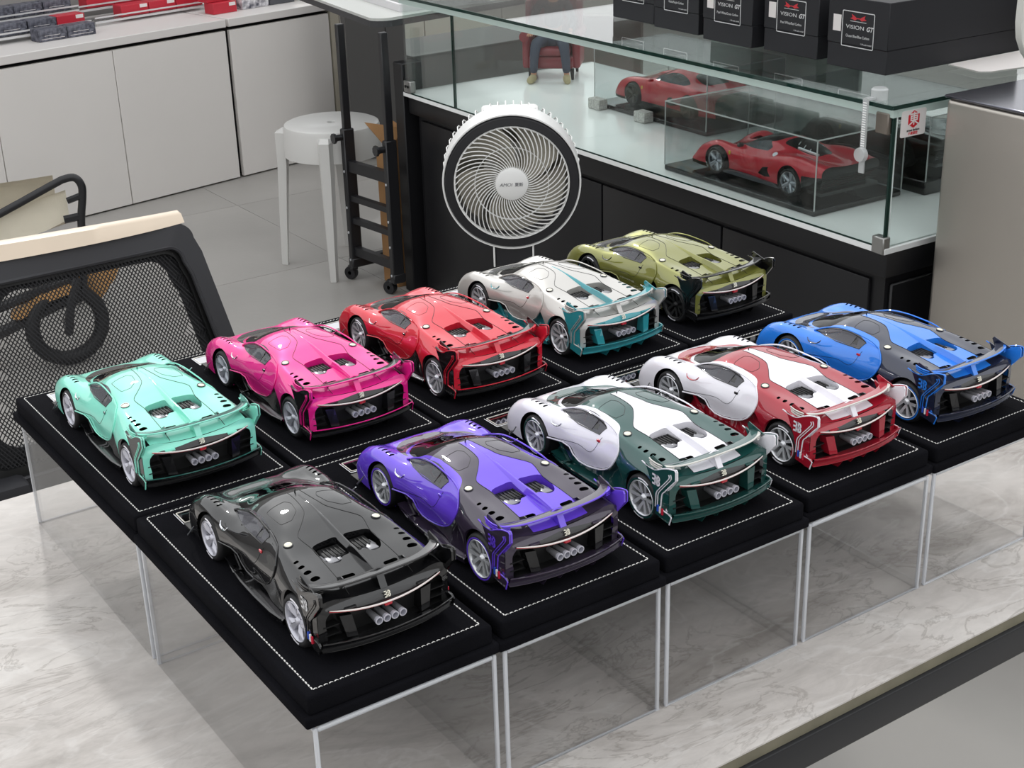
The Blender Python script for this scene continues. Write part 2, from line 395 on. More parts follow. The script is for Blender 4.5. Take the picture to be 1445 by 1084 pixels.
def build_hyper():
    S = HB.half(175)
    _, S = cutp(S, circ(*FA, .395), 'side', side)
    _, S = cutp(S, circ(*RA, .425), 'side', side)
    _, S = cutp(S, VOID, 'side', side)
    _, S = cut(S, -(S[0][:, 2]-.16) if False else np.minimum(.15-S[0][:, 2], 1))
    win, S = cutp(S, WIN, 'side', side)
    for x, y, w_, h_ in RV: _, S = cutp(S, vt((x, y), w_, h_, -18))
    for x, y, w_, h_ in FV: _, S = cutp(S, vt((x, y), w_, h_, 15), 'top', lambda V: V[:, 2]-.5)
    ws, S = cutp(S, WS, 'top', lambda V: V[:, 2]-.5)
    cowl, S = cutp(S, COWL, 'top', lambda V: V[:, 2]-.5)
    _, S = cutp(S, BAY); _, S = cutp(S, SLOT)
    spine, S = cutp(S, SPINE)
    disc, S = cutp(S, DISC, 'side', side)
    corner, S = cutp(S, CORNER, 'side', lambda V: V[:, 0]-.80)
    # the front body: everything forward of a line that runs from the windscreen base down behind the front arch
    V = S[0]; front, rear = cut(S, np.minimum(V[:, 1]-(.93+np.clip((V[:, 2]-.86)*1.2, 0, .35)), 3))
    ring, rear = (None, rear)
    k_front = part('front_body', both(front).mesh('front_body', 180), 'front')
    k_rear = part('rear_body', both(rear).mesh('rear_body', 180), 'rear')
    part('engine_spine', both(spine).mesh('engine_spine', 180), 'spine')
    part('windscreen', both(ws).mesh('windscreen', 180), 'glass')
    part('cowl_panel', both(cowl).mesh('cowl_panel', 180), 'cowl')
    for s in (-1, 1):
        kd = part('door', one(disc, s).mesh('door', 180), 'door')
        part('side_window', one(win, s).mesh('side_window', 180), 'sideglass', kd)
        # raised flange round the door disc
        mb = MB(); pl = [p for p in DISC[:75]]
        pts = []
        for y, z in pl:
            if z < .30 and y > .1: continue
            pts.append((s*(HB.x_at(y, z)+.010), y, z))
        mb.tube(pts, .013, 6); part('door_edge', mb.mesh('door_edge'), 'dooredge', kd)
        mb = MB(); W = [(s*(HB.x_at(y, z)+.001), y, z) for y, z in WIN+[(.35,.855),(.7,.85)]]
        mb.tube(W, .010, 5, closed=True); part('window_seal', mb.mesh('window_seal'), 'trim', kd)
        # B-pillar and the little frame seen through the pane
        mb = MB()
        fr = [(-.105, .925), (-.015, .915), (.005, .985), (-.085, .992)]
        P3 = [(s*(HB.x_at(y, z)+.003), y, z) for y, z in fr]
        mb.add(P3, [(0, 1, 2, 3)]); mb.tube([(s*(HB.x_at(y, z)+.002), y, z) for y, z in ((.02, .885), (-.005, .96), (-.03, 1.035))], .006, 4)
        part('window_bar', mb.mesh('window_bar'), 'trim', kd)
        # handle
        x = HB.x_at(-.22, .80); mb = MB(); mb.rbox(min(s*(x-.01), s*(x+.014)), max(s*(x-.01), s*(x+.014)), -.275, -.195, .785, .825, .008, 2); part('door_handle', mb.mesh('door_handle'), 'handle', kd)
        # door crease line
        mb = MB(); L = sm([(.98,.475),(.6,.53),(.2,.60),(-.06,.575),(-.19,.66),(-.25,.80),(-.285,.87)], 6, False)
        part('door_seam', MB().tube([(s*(HB.x_at(y, z)+.0005), y, z) for y, z in L], .004, 4).mesh('door_seam'), 'seam', kd)
        part('rear_corner', one(corner, s).mesh('rear_corner', 180), 'corner')
        for (ay, az), rr_, x0_, x1_ in ((FA, .388, .60, .93), (RA, .418, .60, .94)):
            part('wheel_well', MB().lathe([(rr_, s*x0_), (rr_, s*x1_)], 24, Matrix.Translation((0, ay, az)), axis='x', a0=rad_(-25), a1=rad_(205)).mesh('wheel_well'), 'black')
        # side wing mirror / camera blade
        x = HB.x_at(.83, .72)
        mb = MB(); mb.tube(sm([(s*.925, .91, .79), (s*.96, .86, .757), (s*.975, .78, .745), (s*.985, .66, .765), (s*.995, .57, .815), (s*.995, .53, .86)], 3, False), [.007]*3+[.013]*4+[.019]*4+[.022]*3+[.012]*2, 6, flat=.6)
        part('side_mirror', mb.mesh('side_mirror'), 'mirror')
        # front canard hook
        mb = MB(); mb.tube(sm([(s*.93, 1.98, .2), (s*1.05, 1.93, .17), (s*1.09, 1.84, .2), (s*1.07, 1.78, .28), (s*1.0, 1.80, .33)], 4, False), .010, 5)
        part('front_canard', mb.mesh('front_canard'), 'canard')
        # fuel cap
        z = HB.z_at(.66, -.68); M = on_face((s*.655, -.68, z+.004), (1, 0, -.10*s), (0, 1, .12))
        kc = part('filler_cap', MB().lathe([(0, .014), (.045, .013), (.055, .006), (.058, -.01)], 20, M).mesh('filler_cap'), 'cap')
        part('cap_ring', MB().lathe([(.056, -.01), (.056, .012), (.068, .012), (.072, -.01)], 20, M).mesh('cap_ring'), 'trim', kc)
        # roof hatch groove
        H = sm([(.54,.16),(.52,.20),(.40,.235),(.27,.25),(.235,.235),(.195,.15),(.20,.09),(.225,-.06),(.25,-.11),(.36,-.225),(.40,-.245),(.50,-.24),(.535,-.215),(.545,0)], 2)
        part('roof_hatch_seam', MB().tube([(s*x, y, HB.z_at(x, y)+.0005) for x, y in H], .004, 4, closed=True).mesh('roof_hatch_seam'), 'seam')
        # spine edge seam
        part('spine_seam', MB().tube([(s*x, y, HB.z_at(x, y)+.001) for x, y in SPINE[:-2]], .005, 4).mesh('spine_seam'), 'seam')
        # engine bay walls
        mb = MB(); n = len(BAY); top = [(s*x, y, HB.z_at(x, y)) for x, y in BAY]; bot = [(s*(x*.97+.01), y*.995, .84) for x, y in BAY]
        mb.add(top+bot, [(i, (i+1) % n, n+(i+1) % n, n+i) for i in range(n)]); part('engine_bay_wall', mb.mesh('engine_bay_wall', 60), 'spine')
        # engine in the bay
        ke = part('engine_cover', MB().rbox(*sorted((s*.03, s*.36)), -1.17, -.86, .80, .93, .03, 3).mesh('engine_cover'), 'black')
        mb = MB()
        for q in range(5): mb.rbox(*sorted((s*(.06+q*.055), s*(.085+q*.055))), -1.15, -.90, .92, .945, .008, 2)
        part('engine_rib', mb.mesh('engine_rib'), 'black', ke)
        mb = MB(); mb.rbox(*sorted((s*.22, s*.37)), -1.28, -1.10, .84, .932, .02, 2); mb.rbox(*sorted((s*.15, s*.215)), -1.25, -1.16, .85, .92, .015, 2); mb.tube([(s*.36, -1.0, .90), (s*.37, -1.15, .91), (s*.30, -1.26, .90)], .014, 6)
        part('engine_head', mb.mesh('engine_head'), 'chrome', ke)
        # rear fender louvre stripes and tail plates
        x = HB.x_at(-1.0, .5)
        # skirt
        sk = [(.93, .30, .93, .19), (.70, .17, .97, .17), (.30, .12, 1.0, .13), (-.3, .11, 1.01, .12), (-.8, .11, 1.01, .12), (-1.0, .14, .98, .15)]
        rows = []
        for y, a, xo, zt in [(.95,.09,.88,.12),(.6,.09,.95,.13),(.25,.09,.99,.14),(-.2,.09,1.01,.145),(-.7,.09,1.01,.15),(-1.02,.10,.98,.17)]:
            rows.append([(s*.60, y, a), (s*xo, y, a), (s*(xo+.01), y, zt), (s*(xo-.02), y, zt+.02), (s*.82, y, zt-.01), (s*.66, y, zt+.12)])
        part('side_skirt', MB().grid(rows).mesh('side_skirt', 50), 'skirt')
        part('skirt_edge', MB().tube([(s*(xo+.008), y, zt+.012) for y, a, xo, zt in [(.55,0,.955,.13),(.25,0,.99,.14),(-.2,0,1.01,.145),(-.7,0,1.01,.15),(-.98,0,.985,.165)]], .008, 5).mesh('skirt_edge'), 'skirtedge')
        # dark inner sculpted flank behind the void
        rows = []
        for y in np.linspace(1.0, -1.05, 24):
            r_ = []
            bul = .74+.10*math.exp(-((y+.65)/.35)**2)
            for z, k in ((.56, .98), (.48, .97), (.38, .99), (.28, 1.02), (.16, 1.08)):
                r_.append((s*min(bul*k, .88), y, z+(.12 if z > .5 and y < -.3 else 0)))
            rows.append(r_)
        part('flank_liner', MB().grid(rows).mesh('flank_liner'), 'flank')
        # triangular strake behind the front wheel
        mb = MB(); mb.prism([(.86, .44), (.82, .47), (.50, .17), (.56, .14)], *sorted((s*.84, s*.86)), axis='x'); mb.prism([(.92, .19), (.90, .22), (.55, .155), (.56, .14)], *sorted((s*.80, s*.93)), axis='x')
        part('side_strake', mb.mesh('side_strake'), 'corner')
        # C shaped tail plate
        OUT = sm([(-1.50,.985),(-1.66,.945),(-1.84,1.00),(-2.0,1.065),(-2.13,1.10)], 3, False)+[(-2.165,1.08)]+sm([(-2.165,.94),(-2.09,.86),(-1.93,.68),(-1.87,.60),(-1.845,.37)], 3, False)+[(-2.05,.36),(-2.09,.33),(-2.04,.20),(-1.95,.21),(-1.80,.24),(-1.64,.26),(-1.67,.45),(-1.70,.60),(-1.60,.80)]
        kp = part('tail_plate', MB().prism(OUT, *sorted((s*.955, s*.985)), axis='x').mesh('tail_plate', 30), 'plateout')
        EDG = sm([(-1.42,.975),(-1.56,.945),(-1.72,.945),(-1.88,1.02),(-2.02,1.075),(-2.15,1.10)], 3, False)+[(-2.175,1.08)]+sm([(-2.175,.94),(-2.10,.86),(-1.94,.68),(-1.88,.60),(-1.855,.37)], 3, False)+[(-2.05,.35),(-2.095,.32),(-2.05,.19)]
        part('plate_edge', MB().tube([(s*.978, y, z) for y, z in EDG], .0105, 6).mesh('plate_edge'), 'stripe', kp)
        INN = [(-1.60,.90),(-1.84,1.00),(-2.14,1.095),(-2.165,1.06),(-2.168,.93),(-2.11,.85),(-1.985,.70),(-1.94,.60),(-1.93,.44),(-1.99,.34),(-1.96,.24),(-1.78,.22),(-1.72,.26),(-1.75,.35),(-1.72,.60)]
        part('plate_inner_face', MB().prism(INN, *sorted((s*.925, s*.954)), axis='x').mesh('plate_inner_face', 30), 'platein', kp)
        for d in (.045, .088):
            st = [(-2.12+d, 1.03-d*.5), (-2.135+d, .945), (-2.07+d, .86), (-1.92+d, .69), (-1.855+d, .60), (-1.845+d, .50), (-1.835+d, .37)]
            part('plate_stripe', MB().tube([(s*.988, y, z) for y, z in sm(st, 3, False)], .0085, 5).mesh('plate_stripe'), 'stripe', kp)
        # tricolour flag dashes
        for q, cn in ((0, 'flagblue'), (1, 'flagwhite'), (2, 'flagred')):
            part('flag_dash', MB().box(*sorted((s*.985, s*1.006)), -1.80-.05*q-.026, -1.80-.05*q, .32-.01*q, .42-.01*q).mesh('flag_dash', 0), cn, kp)
        # letter emblem on the plate (mirrored E against B)
        for nm, mm in (('plate_emblem', eb_mesh(.17)),):
            M = on_face((s*.99, -1.765, .80), (0, s, 0), (0, 0, 1)); mb = MB(); add_mesh(mb, mm, M)
            part(nm, mb.mesh(nm, 0), 'platelogo', kp)
        # stacked lip strips where the wing meets the fender
        for q in range(3):
            z0 = 1.075-.034*q
            part('fender_strip', MB().tube(sm([(s*.965, -1.57-.01*q, z0), (s*.972, -1.66, z0-.018), (s*.96, -1.78, z0-.03), (s*.90, -1.88, z0-.045), (s*.80, -1.93, z0-.05+.01*q)], 4, False), .0115, 5).mesh('fender_strip'), 'wingedge')
        # wing end riser
        mb = MB(); mb.prism([(-1.64,.955),(-1.575,1.085),(-1.61,1.125),(-1.96,1.03),(-1.90,.985)], *sorted((s*.925, s*.942)), axis='x')
        part('wing_end_fin', mb.mesh('wing_end_fin'), 'wing')
        mb = MB(); mb.prism([(-1.60,HB.z_at(.36,-1.60)-.01),(-1.79,HB.z_at(.36,-1.79)-.01),(-1.80,.985),(-1.74,.99)], *sorted((s*.44, s*.455)), axis='x')
        part('wing_bracket', mb.mesh('wing_bracket'), 'trim')
    # blade of the rear wing
    rows = []; edge = []; lead = []
    for t in np.linspace(-1, 1, 41):
        a = abs(t); x = .93*math.sin(t*PI/2)**1 if False else .93*t
        yt = -1.975+.03*a**2+.13*a**7; yl = yt+.16+.03*a**3+.02*(1-a)
        if a > .93: pass
        z = .985+.035*a**3; zl = z-.02
        ym = (yt+yl)/2
        rows.append([(x, yt, z), (x, yt+.004, z+.022), (x, ym, z+.012), (x, yl-.01, zl+.012), (x, yl, zl), (x, yl-.01, zl-.012), (x, ym, z-.018), (x, yt, z)])
        edge.append((x, yt-.004, z+.012)); 
    mb = MB().grid(rows); kw = part('rear_wing', mb.mesh('rear_wing', 35), 'wing')
    part('wing_trailing_edge', MB().tube(edge, .015, 6).mesh('wing_trailing_edge'), 'wingedge', kw)
    mb = MB(); mb.prism([(-1.78,.88),(-1.86,.98),(-1.92,.99),(-2.03,.80),(-2.0,.79)], -.05, .05, axis='x'); mb.tube([(-.09, -1.87, .985), (0, -1.86, 1.0), (.09, -1.87, .985)], .016, 6)
    part('wing_pylon', mb.mesh('wing_pylon'), 'spine2')
    # dorsal ridge fin
    ys = np.linspace(.30, -1.86, 40); rows = []
    for y in ys:
        z = HB.z_at(0, y)-.01; t = (.30-y)/2.16; h = .012+.09*min(1, max(0, (t-.25)/.5))**1.2; wd = .018+.015*min(1, t*2)
        rows.append([(-wd*1.6, y, z), (-wd*.45, y, z+h), (0, y, z+h+.004), (wd*.45, y, z+h), (wd*1.6, y, z)])
    part('dorsal_ridge', MB().grid(rows).mesh('dorsal_ridge', 50), 'ridge')
    part('roof_antenna', MB().tube([(0, .42, 1.14), (0, .40, 1.20)], [.012, .005], 5).mesh('roof_antenna'), 'trim')
    # tail fascia
    xs = np.linspace(-.945, .945, 64); rows = []
    for u in np.linspace(0, 1, 34):
        r_ = []
        for x in xs:
            zt = HB.z_at(x, -2.0)-.002 if abs(x) < .93 else .80
            z = zt+(.30-zt)*u; b = float(np.interp(z, [.3, .5, .62, .68, .74, .80, .88], [.04, .06, .09, .105, .08, .02, -.005]))
            r_.append((x, -2.0-b*(1-abs(x/.96)**3.5), z))
        rows.append(r_)
    mb = MB().grid(rows); S = (np.array(mb.v), mb.f)
    OP = sm([(-.83,.44),(-.85,.58),(-.82,.69),(-.70,.745),(-.4,.748),(0,.772),(.4,.748),(.70,.745),(.82,.69),(.85,.58),(.83,.44)], 4, False)+[(.83,.2),(-.83,.2)]
    f = psd(S[0][:, 0], S[0][:, 2], OP); op, sur = cut(S, f)
    part('tail_surround', MB().add(*sur).mesh('tail_surround', 180), 'tail')
    # gloss black upper strip of the opening
    V = op[0]; strip, _ = cut(op, V[:, 2]-(.655+.10*np.abs(V[:, 0])**2))
    part('tail_grille', MB().add(*strip).mesh('tail_grille', 180), 'gloss')
    mb = MB(); rows = []
    for u in np.linspace(0, 1, 8):
        rows.append([(x, -1.90-.02*math.cos(x*3), .78+(.18-.78)*u) for x in np.linspace(-.92, .92, 20)])
    mb.grid(rows); mb.box(-.9, .9, -2.06, -1.9, .27, .30); part('tail_recess', mb.mesh('tail_recess'), 'black')
    def bar(x): a = abs(x)/.80; return (x, -2.155+.09*a**2.2, .675+.095*a**2)
    P = [bar(x) for x in np.linspace(-.80, .80, 33)]
    kb = part('tail_light_bar', MB().tube(P, [.005+.008*(1-abs(x)**6) for x in np.linspace(-1, 1, 33)], 6).mesh('tail_light_bar'), 'bar')
    part('tail_light_lens', MB().tube([(x, y+.010, z-.015) for x, y, z in P], .008, 6).mesh('tail_light_lens'), 'redlens', kb)
    part('brake_light', MB().rbox(-.055, .055, -2.13, -2.06, .595, .65, .015, 2).mesh('brake_light'), 'redlens')
    mb = MB(); add_mesh(mb, eb_mesh(.085), on_face((0, -2.105, .755), (1, 0, 0), (0, .45, 1))); part('tail_emblem', mb.mesh('tail_emblem', 0), 'emblem')
    for x in (-.20, -.085, .03, .145):
        k = part('exhaust_pipe', MB().lathe([(.034, .28), (.050, .05), (.050, .02)], 18, Matrix.Translation((x, -2.20, .485)) @ Matrix.Rotation(-PI/2, 4, 'X')).mesh('exhaust_pipe'), 'pipe')
        part('exhaust_tip', MB().lathe([(.050, .03), (.054, .0), (.054, -.02), (.040, -.022), (.038, .06), (0, .065)], 18, Matrix.Translation((x, -2.20, .485)) @ Matrix.Rotation(-PI/2, 4, 'X')).mesh('exhaust_tip'), 'tip', k)
    for s in (-1, 1):
        mb = MB(); mb.add([(s*.50, -2.07, .62), (s*.66, -2.05, .64), (s*.60, -2.10, .34), (s*.46, -2.13, .33), (s*.50, -1.88, .62), (s*.66, -1.88, .64), (s*.60, -1.88, .34), (s*.46, -1.88, .33)], [(0, 1, 2, 3), (4, 5, 6, 7), (0, 4, 7, 3), (1, 5, 6, 2), (0, 1, 5, 4), (3, 2, 6, 7)])
        part('diffuser_vane', mb.mesh('diffuser_vane', 0), 'vane')
        mb = MB(); mb.rbox(*sorted((s*.44, s*.60)), -2.105, -2.04, .718, .748, .006, 2, Matrix.Translation((0, 0, 0))); part('tail_lamp', mb.mesh('tail_lamp'), 'lamp')
        mb = MB()
        for z in (.40, .52): mb.box(*sorted((s*.66, s*.88)), -2.03, -1.9, z, z+.012)
        part('tail_slat', mb.mesh('tail_slat', 0), 'black')
    # diffuser blade
    rows = []; lipP = []; lip2 = []
    for x in np.linspace(-.95, .95, 31):
        a = abs(x)/.95; yb = -2.27+.15*a**2.4; zt = .345+.02*a
        rows.append([(x, -1.95, .27), (x, yb+.03, zt-.01), (x, yb, zt), (x, yb+.01, zt-.035), (x, yb+.06, .25), (x, yb+.03, .235), (x, yb+.07, .20), (x*.96, -1.85, .14)])
        lipP.append((x, yb-.002, zt)); lip2.append((x, yb+.028, .236))
    part('diffuser', MB().grid(rows).mesh('diffuser', 30), 'diffuser')
    part('diffuser_lip', MB().tube(lipP, .009, 5).mesh('diffuser_lip'), 'lip'); part('lower_lip', MB().tube(lip2, .007, 5).mesh('lower_lip'), 'lip2')
    for x in (-.42, -.14, .14, .42):
        part('diffuser_fin', MB().prism([(-1.75,.15),(-1.80,.07),(-2.12,.09),(-2.20,.21)], x-.008, x+.008, axis='x').mesh('diffuser_fin', 0), 'fin')
    # core, interior
    mb = MB(); rows = []
    for y, x, zt in [(2.15,.80,.42),(1.9,.86,.5),(1.72,.70,.60),(1.3,.66,.62),(.93,.66,.60),(.9,.76,.42),(-.35,.76,.42),(-.40,.74,.70),(-.85,.72,.80),(-1.9,.68,.78),(-1.93,.60,.5)]:
        rows.append([(-x, y, .10), (-x, y, zt-.04), (-x+.05, y, zt), (0, y, zt+.0), (x-.05, y, zt), (x, y, zt-.04), (x, y, .10), (-x, y, .10)])
    mb.grid(rows); mb.add(rows[0], [tuple(range(7))]); mb.add(rows[-1], [tuple(range(7))])
    rr = HB.section(-.42); cap = [(x*.97, -.42, z-.015) for x, z in rr if z > .62]; n = len(cap)
    mb.add(cap+[(-x, y, z) for x, y, z in cap][::-1], [tuple(range(2*n))])
    part('chassis', mb.mesh('chassis', 30), 'black')
    mb = MB()
    for s in (-1, 1):
        mb.rbox(*sorted((s*.10, s*.52)), -.25, .30, .40, .58, .05, 3); mb.rbox(*sorted((s*.12, s*.50)), -.38, -.14, .50, .98, .06, 3, Matrix.Translation((0, 0, 0)))
    part('seat_shell', mb.mesh('seat_shell'), 'seat')
    mb = MB()
    for s in (-1, 1): mb.rbox(*sorted((s*.20, s*.42)), -.20, -.12, .60, .90, .03, 2)
    part('seat_pad', mb.mesh('seat_pad'), 'seatred')
    mb = MB(); mb.rbox(-.60, .60, .70, 1.0, .60, .78, .06, 3); mb.rbox(-.07, .07, -.3, .72, .45, .60, .03, 2); part('dashboard', mb.mesh('dashboard'), 'seat')
    mb = MB(); mb.rbox(-.50, .10, .80, .98, .765, .80, .015, 2); mb.tube([(-.32+.17*math.cos(t), .62, .72+.15*math.sin(t)) for t in np.linspace(0, 2*PI, 17)[:-1]], .018, 6, closed=True)
    part('steering_wheel', mb.mesh('steering_wheel'), 'seatred')
    # front fascia
    rr = HB.section(2.28); n = len(rr); mb = MB(); mb.add([(x, 2.28, z) for x, z in rr]+[(-x, 2.28, z) for x, z in rr][::-1], [tuple(range(2*n))]); mb.rbox(-.95, .95, 2.05, 2.36, .08, .12, .01, 2)
    part('front_fascia', mb.mesh('front_fascia', 30), 'black')
    mb = MB()
    for s in (-1, 1):
        for y, z0, z1, xw in ((1.3, .1, .70, .30), (-1.42, .1, .78, .30)): pass
    # windscreen wiper
    part('wiper', MB().tube([(.08, 1.30, .885), (.05, 1.0, .99), (.02, .72, 1.085)], .007, 4).mesh('wiper'), 'trim')

def eb_mesh(h):
    """mirrored E joined to a B, h tall, in the XY plane"""
    t = h*.17; mb = MB(); e = .003
    mb.box(-h*.06-t, -h*.06, -h/2, h/2, 0, e)
    for y in (-h/2, -t/2, h/2-t): mb.box(-h*.52, -h*.06, y, y+t, 0, e)
    mb.box(h*.02, h*.02+t, -h/2, h/2, 0, e)
    for cy in (h*.25-.04*h, -h*.25+.04*h):
        o = []; i_ = []; r = h*.29
        for k in range(9):
            a = -PI/2+PI*k/8; o.append((h*.20+r*math.cos(a), cy+r*math.sin(a))); i_.append((h*.20+(r-t)*math.cos(a), cy+(r-t)*math.sin(a)))
        o = [(h*.02, cy-r)]+o+[(h*.02, cy+r)]; i_ = [(h*.02, cy-r+t)]+i_+[(h*.02, cy+r-t)]
        n = len(o); V = [(a, b, z) for z in (0, e) for a, b in o+i_]
        F = []
        for k in range(n-1): F += [(k, k+1, n+k+1, n+k), (2*n+k, 3*n+k, 3*n+k+1, 2*n+k+1)]
        mb.add(V, F)
    me = bpy.data.meshes.new('emblem'); me.from_pydata(mb.v, [], mb.f); return me

# wheels: axis along x, outer face +x
def wheel_meshes(style, R, W, rim):
    out = {}
    out['tire'] = MB().lathe([(rim, -W/2+.02), (R-.03, -W/2), (R-.005, -W/2+.03), (R, -W/4), (R, W/4), (R-.006, W/2-.035), (R-.03, W/2-.004), (R-.055, W/2+.002), (rim+.004, W/2-.008), (rim, W/2-.02)], 48, axis='x').mesh('tire', 60)
    out['tire_stripe'] = MB().lathe([(rim+.012, W/2-.004), (rim+.014, W/2+.004), (rim+.034, W/2+.004), (rim+.036, W/2-.004)], 48, axis='x').mesh('tire_stripe', 60)
    out['rim_barrel'] = MB().lathe([(rim+.003, W/2-.004), (rim-.004, W/2+.004), (rim-.016, W/2-.004), (rim-.02, W/2-.05), (rim-.03, 0), (rim-.02, -W/2+.03)], 48, axis='x').mesh('rim_barrel', 60)
    out['brake_disc'] = MB().lathe([(0, W/2-.17), (rim-.06, W/2-.17), (rim-.06, W/2-.15), (0, W/2-.15)], 32, axis='x').mesh('brake_disc', 40)
    out['wheel_back'] = MB().lathe([(0, W/2-.20), (rim-.02, W/2-.20)], 24, axis='x').mesh('wheel_back', 40)
    sp = []
    ns = 10 if style == 'twin' else 5
    for k in range(ns):
        a = 2*PI*k/ns; mb = MB()
        def Q(r, t, x):  # radius, tangential offset, x
            return (x, r*math.cos(a)-t*math.sin(a), r*math.sin(a)+t*math.cos(a))
        x1 = W/2-.012; x0 = W/2-.035
        if style == 'twin':
            sg = 1 if k % 2 else -1; t0 = sg*.022; t1 = sg*-.012
            V = [Q(.05, t0-.020, x0-.02), Q(.05, t0+.020, x0-.02), Q(rim-.012, t1+.031, x1), Q(rim-.012, t1-.031, x1)]
            V += [Q(.05, t0-.010, x0-.06), Q(.05, t0+.010, x0-.06), Q(rim-.012, t1+.012, x1-.04), Q(rim-.012, t1-.012, x1-.04)]
            mid = [Q(.16, (t0+t1)/2-.014, x0-.012), Q(.16, (t0+t1)/2+.014, x0-.012)]
            mb.add(V, [(0, 1, 2, 3), (4, 7, 6, 5), (0, 4, 5, 1), (1, 5, 6, 2), (2, 6, 7, 3), (3, 7, 4, 0)])
        else:
            # broad faceted blade split by a groove
            for sg, wd in ((1, .088), (-1, .088)):
                V = [Q(.045, 0, x0-.01), Q(.045, sg*.03, x0-.03), Q(rim*.55, sg*.060, x0-.012), Q(rim-.012, sg*wd*1.15, x1-.012), Q(rim-.012, sg*.012, x1+.004), Q(rim*.5, sg*.004, x1)]
                Vb = [(p[0]-.045, p[1], p[2]) for p in V]; n = 6
                mb.add(V+Vb, [(0, 1, 2, 5), (5, 2, 3, 4)]+[(i, (i+1) % n, n+(i+1) % n, n+i) for i in range(n)]+[tuple(range(n, 2*n))[::-1]])
        sp.append(mb.mesh('spoke', 0))
    out['spokes'] = sp
    out['hub_cap'] = MB().lathe([(0, W/2-.012), (.03, W/2-.014), (.045, W/2-.03), (.06, W/2-.06)], 20, axis='x').mesh('hub_cap', 40)
    arcs = []
    for a in (60, 240):
        mb = MB().lathe([(rim+.028, W/2+.001), (rim+.030, W/2+.006), (rim+.048, W/2+.004), (rim+.050, W/2-.002)], 10, axis='x', a0=math.radians(a), a1=math.radians(a+42)); arcs.append(mb.mesh('tire_marking', 60))
    out['arcs'] = arcs
    return out
WHEELS = {}
def get_wheel(style, key):
    if (style, key) not in WHEELS:
        WHEELS[(style, key)] = wheel_meshes(style, *((.345, .25, .262) if key == 'f' else (.365, .32, .275)))
    return WHEELS[(style, key)]
build_hyper()

BLK = mat('gloss black trim', '#0c0c0e', .25, coat=.6); MBL = mat('satin black', '#0a0a0b', .55)
RUB = mat('tyre rubber', '#151517', .6); DISCM = mat('dark brake disc', '#38383b', .35, metal=.6); CHR = mat('bright chrome', '#d8dade', .12, metal=1.0)
ALU = mat('brushed aluminium wheel', '#e2e4e8', .28, metal=.45, coat=.5); WSP = mat('silver white wheel paint', '#c8c8d2', .35, metal=.35, coat=.5)
BAR = mat('pale light bar', '#e6dcd8', .3); RED = mat('red lens', '#c01428', .25, coat=.8); CREAM = mat('cream enamel', '#e4e0cf', .35, coat=.4)
PIPE = mat('steel exhaust', '#8c8c90', .28, metal=.5); DGL = glass('dark tinted windscreen', '#6a6468', .10, .0, '#15101a'); SGL = glass('light side pane', '#a8a6ac', .30, .0, '#9c9ca4')  # SGL: greyish reflection put into the pane as part-opaque colour
SEAT = mat('dark cabin leather', '#1c1a1e', .6); SRED = mat('red cabin leather', '#7e1822', .5)
FLG = {'flagblue': mat('flag blue', '#2f56c8', .4), 'flagwhite': mat('flag white', '#eeeeee', .4), 'flagred': mat('flag red', '#c81f3a', .4)}
WHT = paint('gloss white paint', '#e9e7ee')
def car(label, x, y, yaw, pal, wheel='twin', arcs=False, ring=None, k=.05695, group='hypercar models on velvet bases'):
    t = thing('model_car', label, 'model car', (x, y, BZ+.0002), yaw, scale=k)
    base = dict(pal)
    D = dict(front=base['body'], door=base['body'], rear=base['body'], spine=base['body'], cowl=BLK, glass=DGL, sideglass=SGL, dooredge=None, trim=BLK,
             handle=BLK, seam=None, corner=BLK, mirror=CHR, chrome=PIPE, canard=mat('dark canard', '#3a3c40', .3), cap=CREAM, skirt=BLK, skirtedge=BLK, flank=None, plateout=BLK, stripe=None, platein=None, platelogo=None,
             wingedge=None, wing=BLK, spine2=None, ridge=None, tail=None, gloss=BLK, bar=BAR, redlens=RED, emblem=CREAM, pipe=PIPE, tip=WSP, vane=BLK, lamp=None, black=MBL, diffuser=BLK,
             lip=None, lip2=None, fin=None, seat=SEAT, seatred=SRED, rim=ALU, rimbarrel=None)
    D.update(FLG); D.update(base)
    d = D
    def df(a, b):
        if d.get(a) is None: d[a] = d[b]
    df('dooredge', 'door'); df('tail', 'rear'); df('spine2', 'spine'); df('ridge', 'spine'); df('wingedge', 'wing'); df('stripe', 'plateout'); df('platein', 'stripe'); df('lamp', 'corner')
    df('lip', 'diffuser'); df('lip2', 'diffuser'); df('fin', 'diffuser'); df('flank', 'skirt'); df('rimbarrel', 'rim')
    if d['seam'] is None: d['seam'] = MBL
    made = []
    for name, me, role, par, lab in PARTS:
        if role == 'fin' and d['fin'] is False: made.append(None); continue
        if role == 'platelogo' and d['platelogo'] is None: made.append(None); continue
        if name == 'flag_dash' and d['platelogo'] is None: made.append(None); continue
        o = obj(name, me, d[role], made[par] if par is not None else t)
        made.append(o)
    for (wx, ax, key, W) in ((.855, FA, 'f', .25), (.83, RA, 'r', .32)):
        wm = get_wheel(wheel, key)
        for s in (-1, 1):
            e = obj('wheel', wm['rim_barrel'], d['rimbarrel'], t)
            e.location = (s*wx, ax[0], ax[1] if key == 'r' else .345); e.rotation_euler = (0, 0, PI if s < 0 else 0)
            obj('tire', wm['tire'], RUB, e); obj('brake_disc', wm['brake_disc'], DISCM, e); obj('wheel_back', wm['wheel_back'], MBL, e)
            if ring: obj('tire_stripe', wm['tire_stripe'], ring, e)
            for q in wm['spokes']: obj('spoke', q, d['rim'], e)
            obj('hub_cap', wm['hub_cap'], d['rim'], e)
            if arcs:
                for q in wm['arcs']: obj('tire_marking', q, WHT, e)
    return t
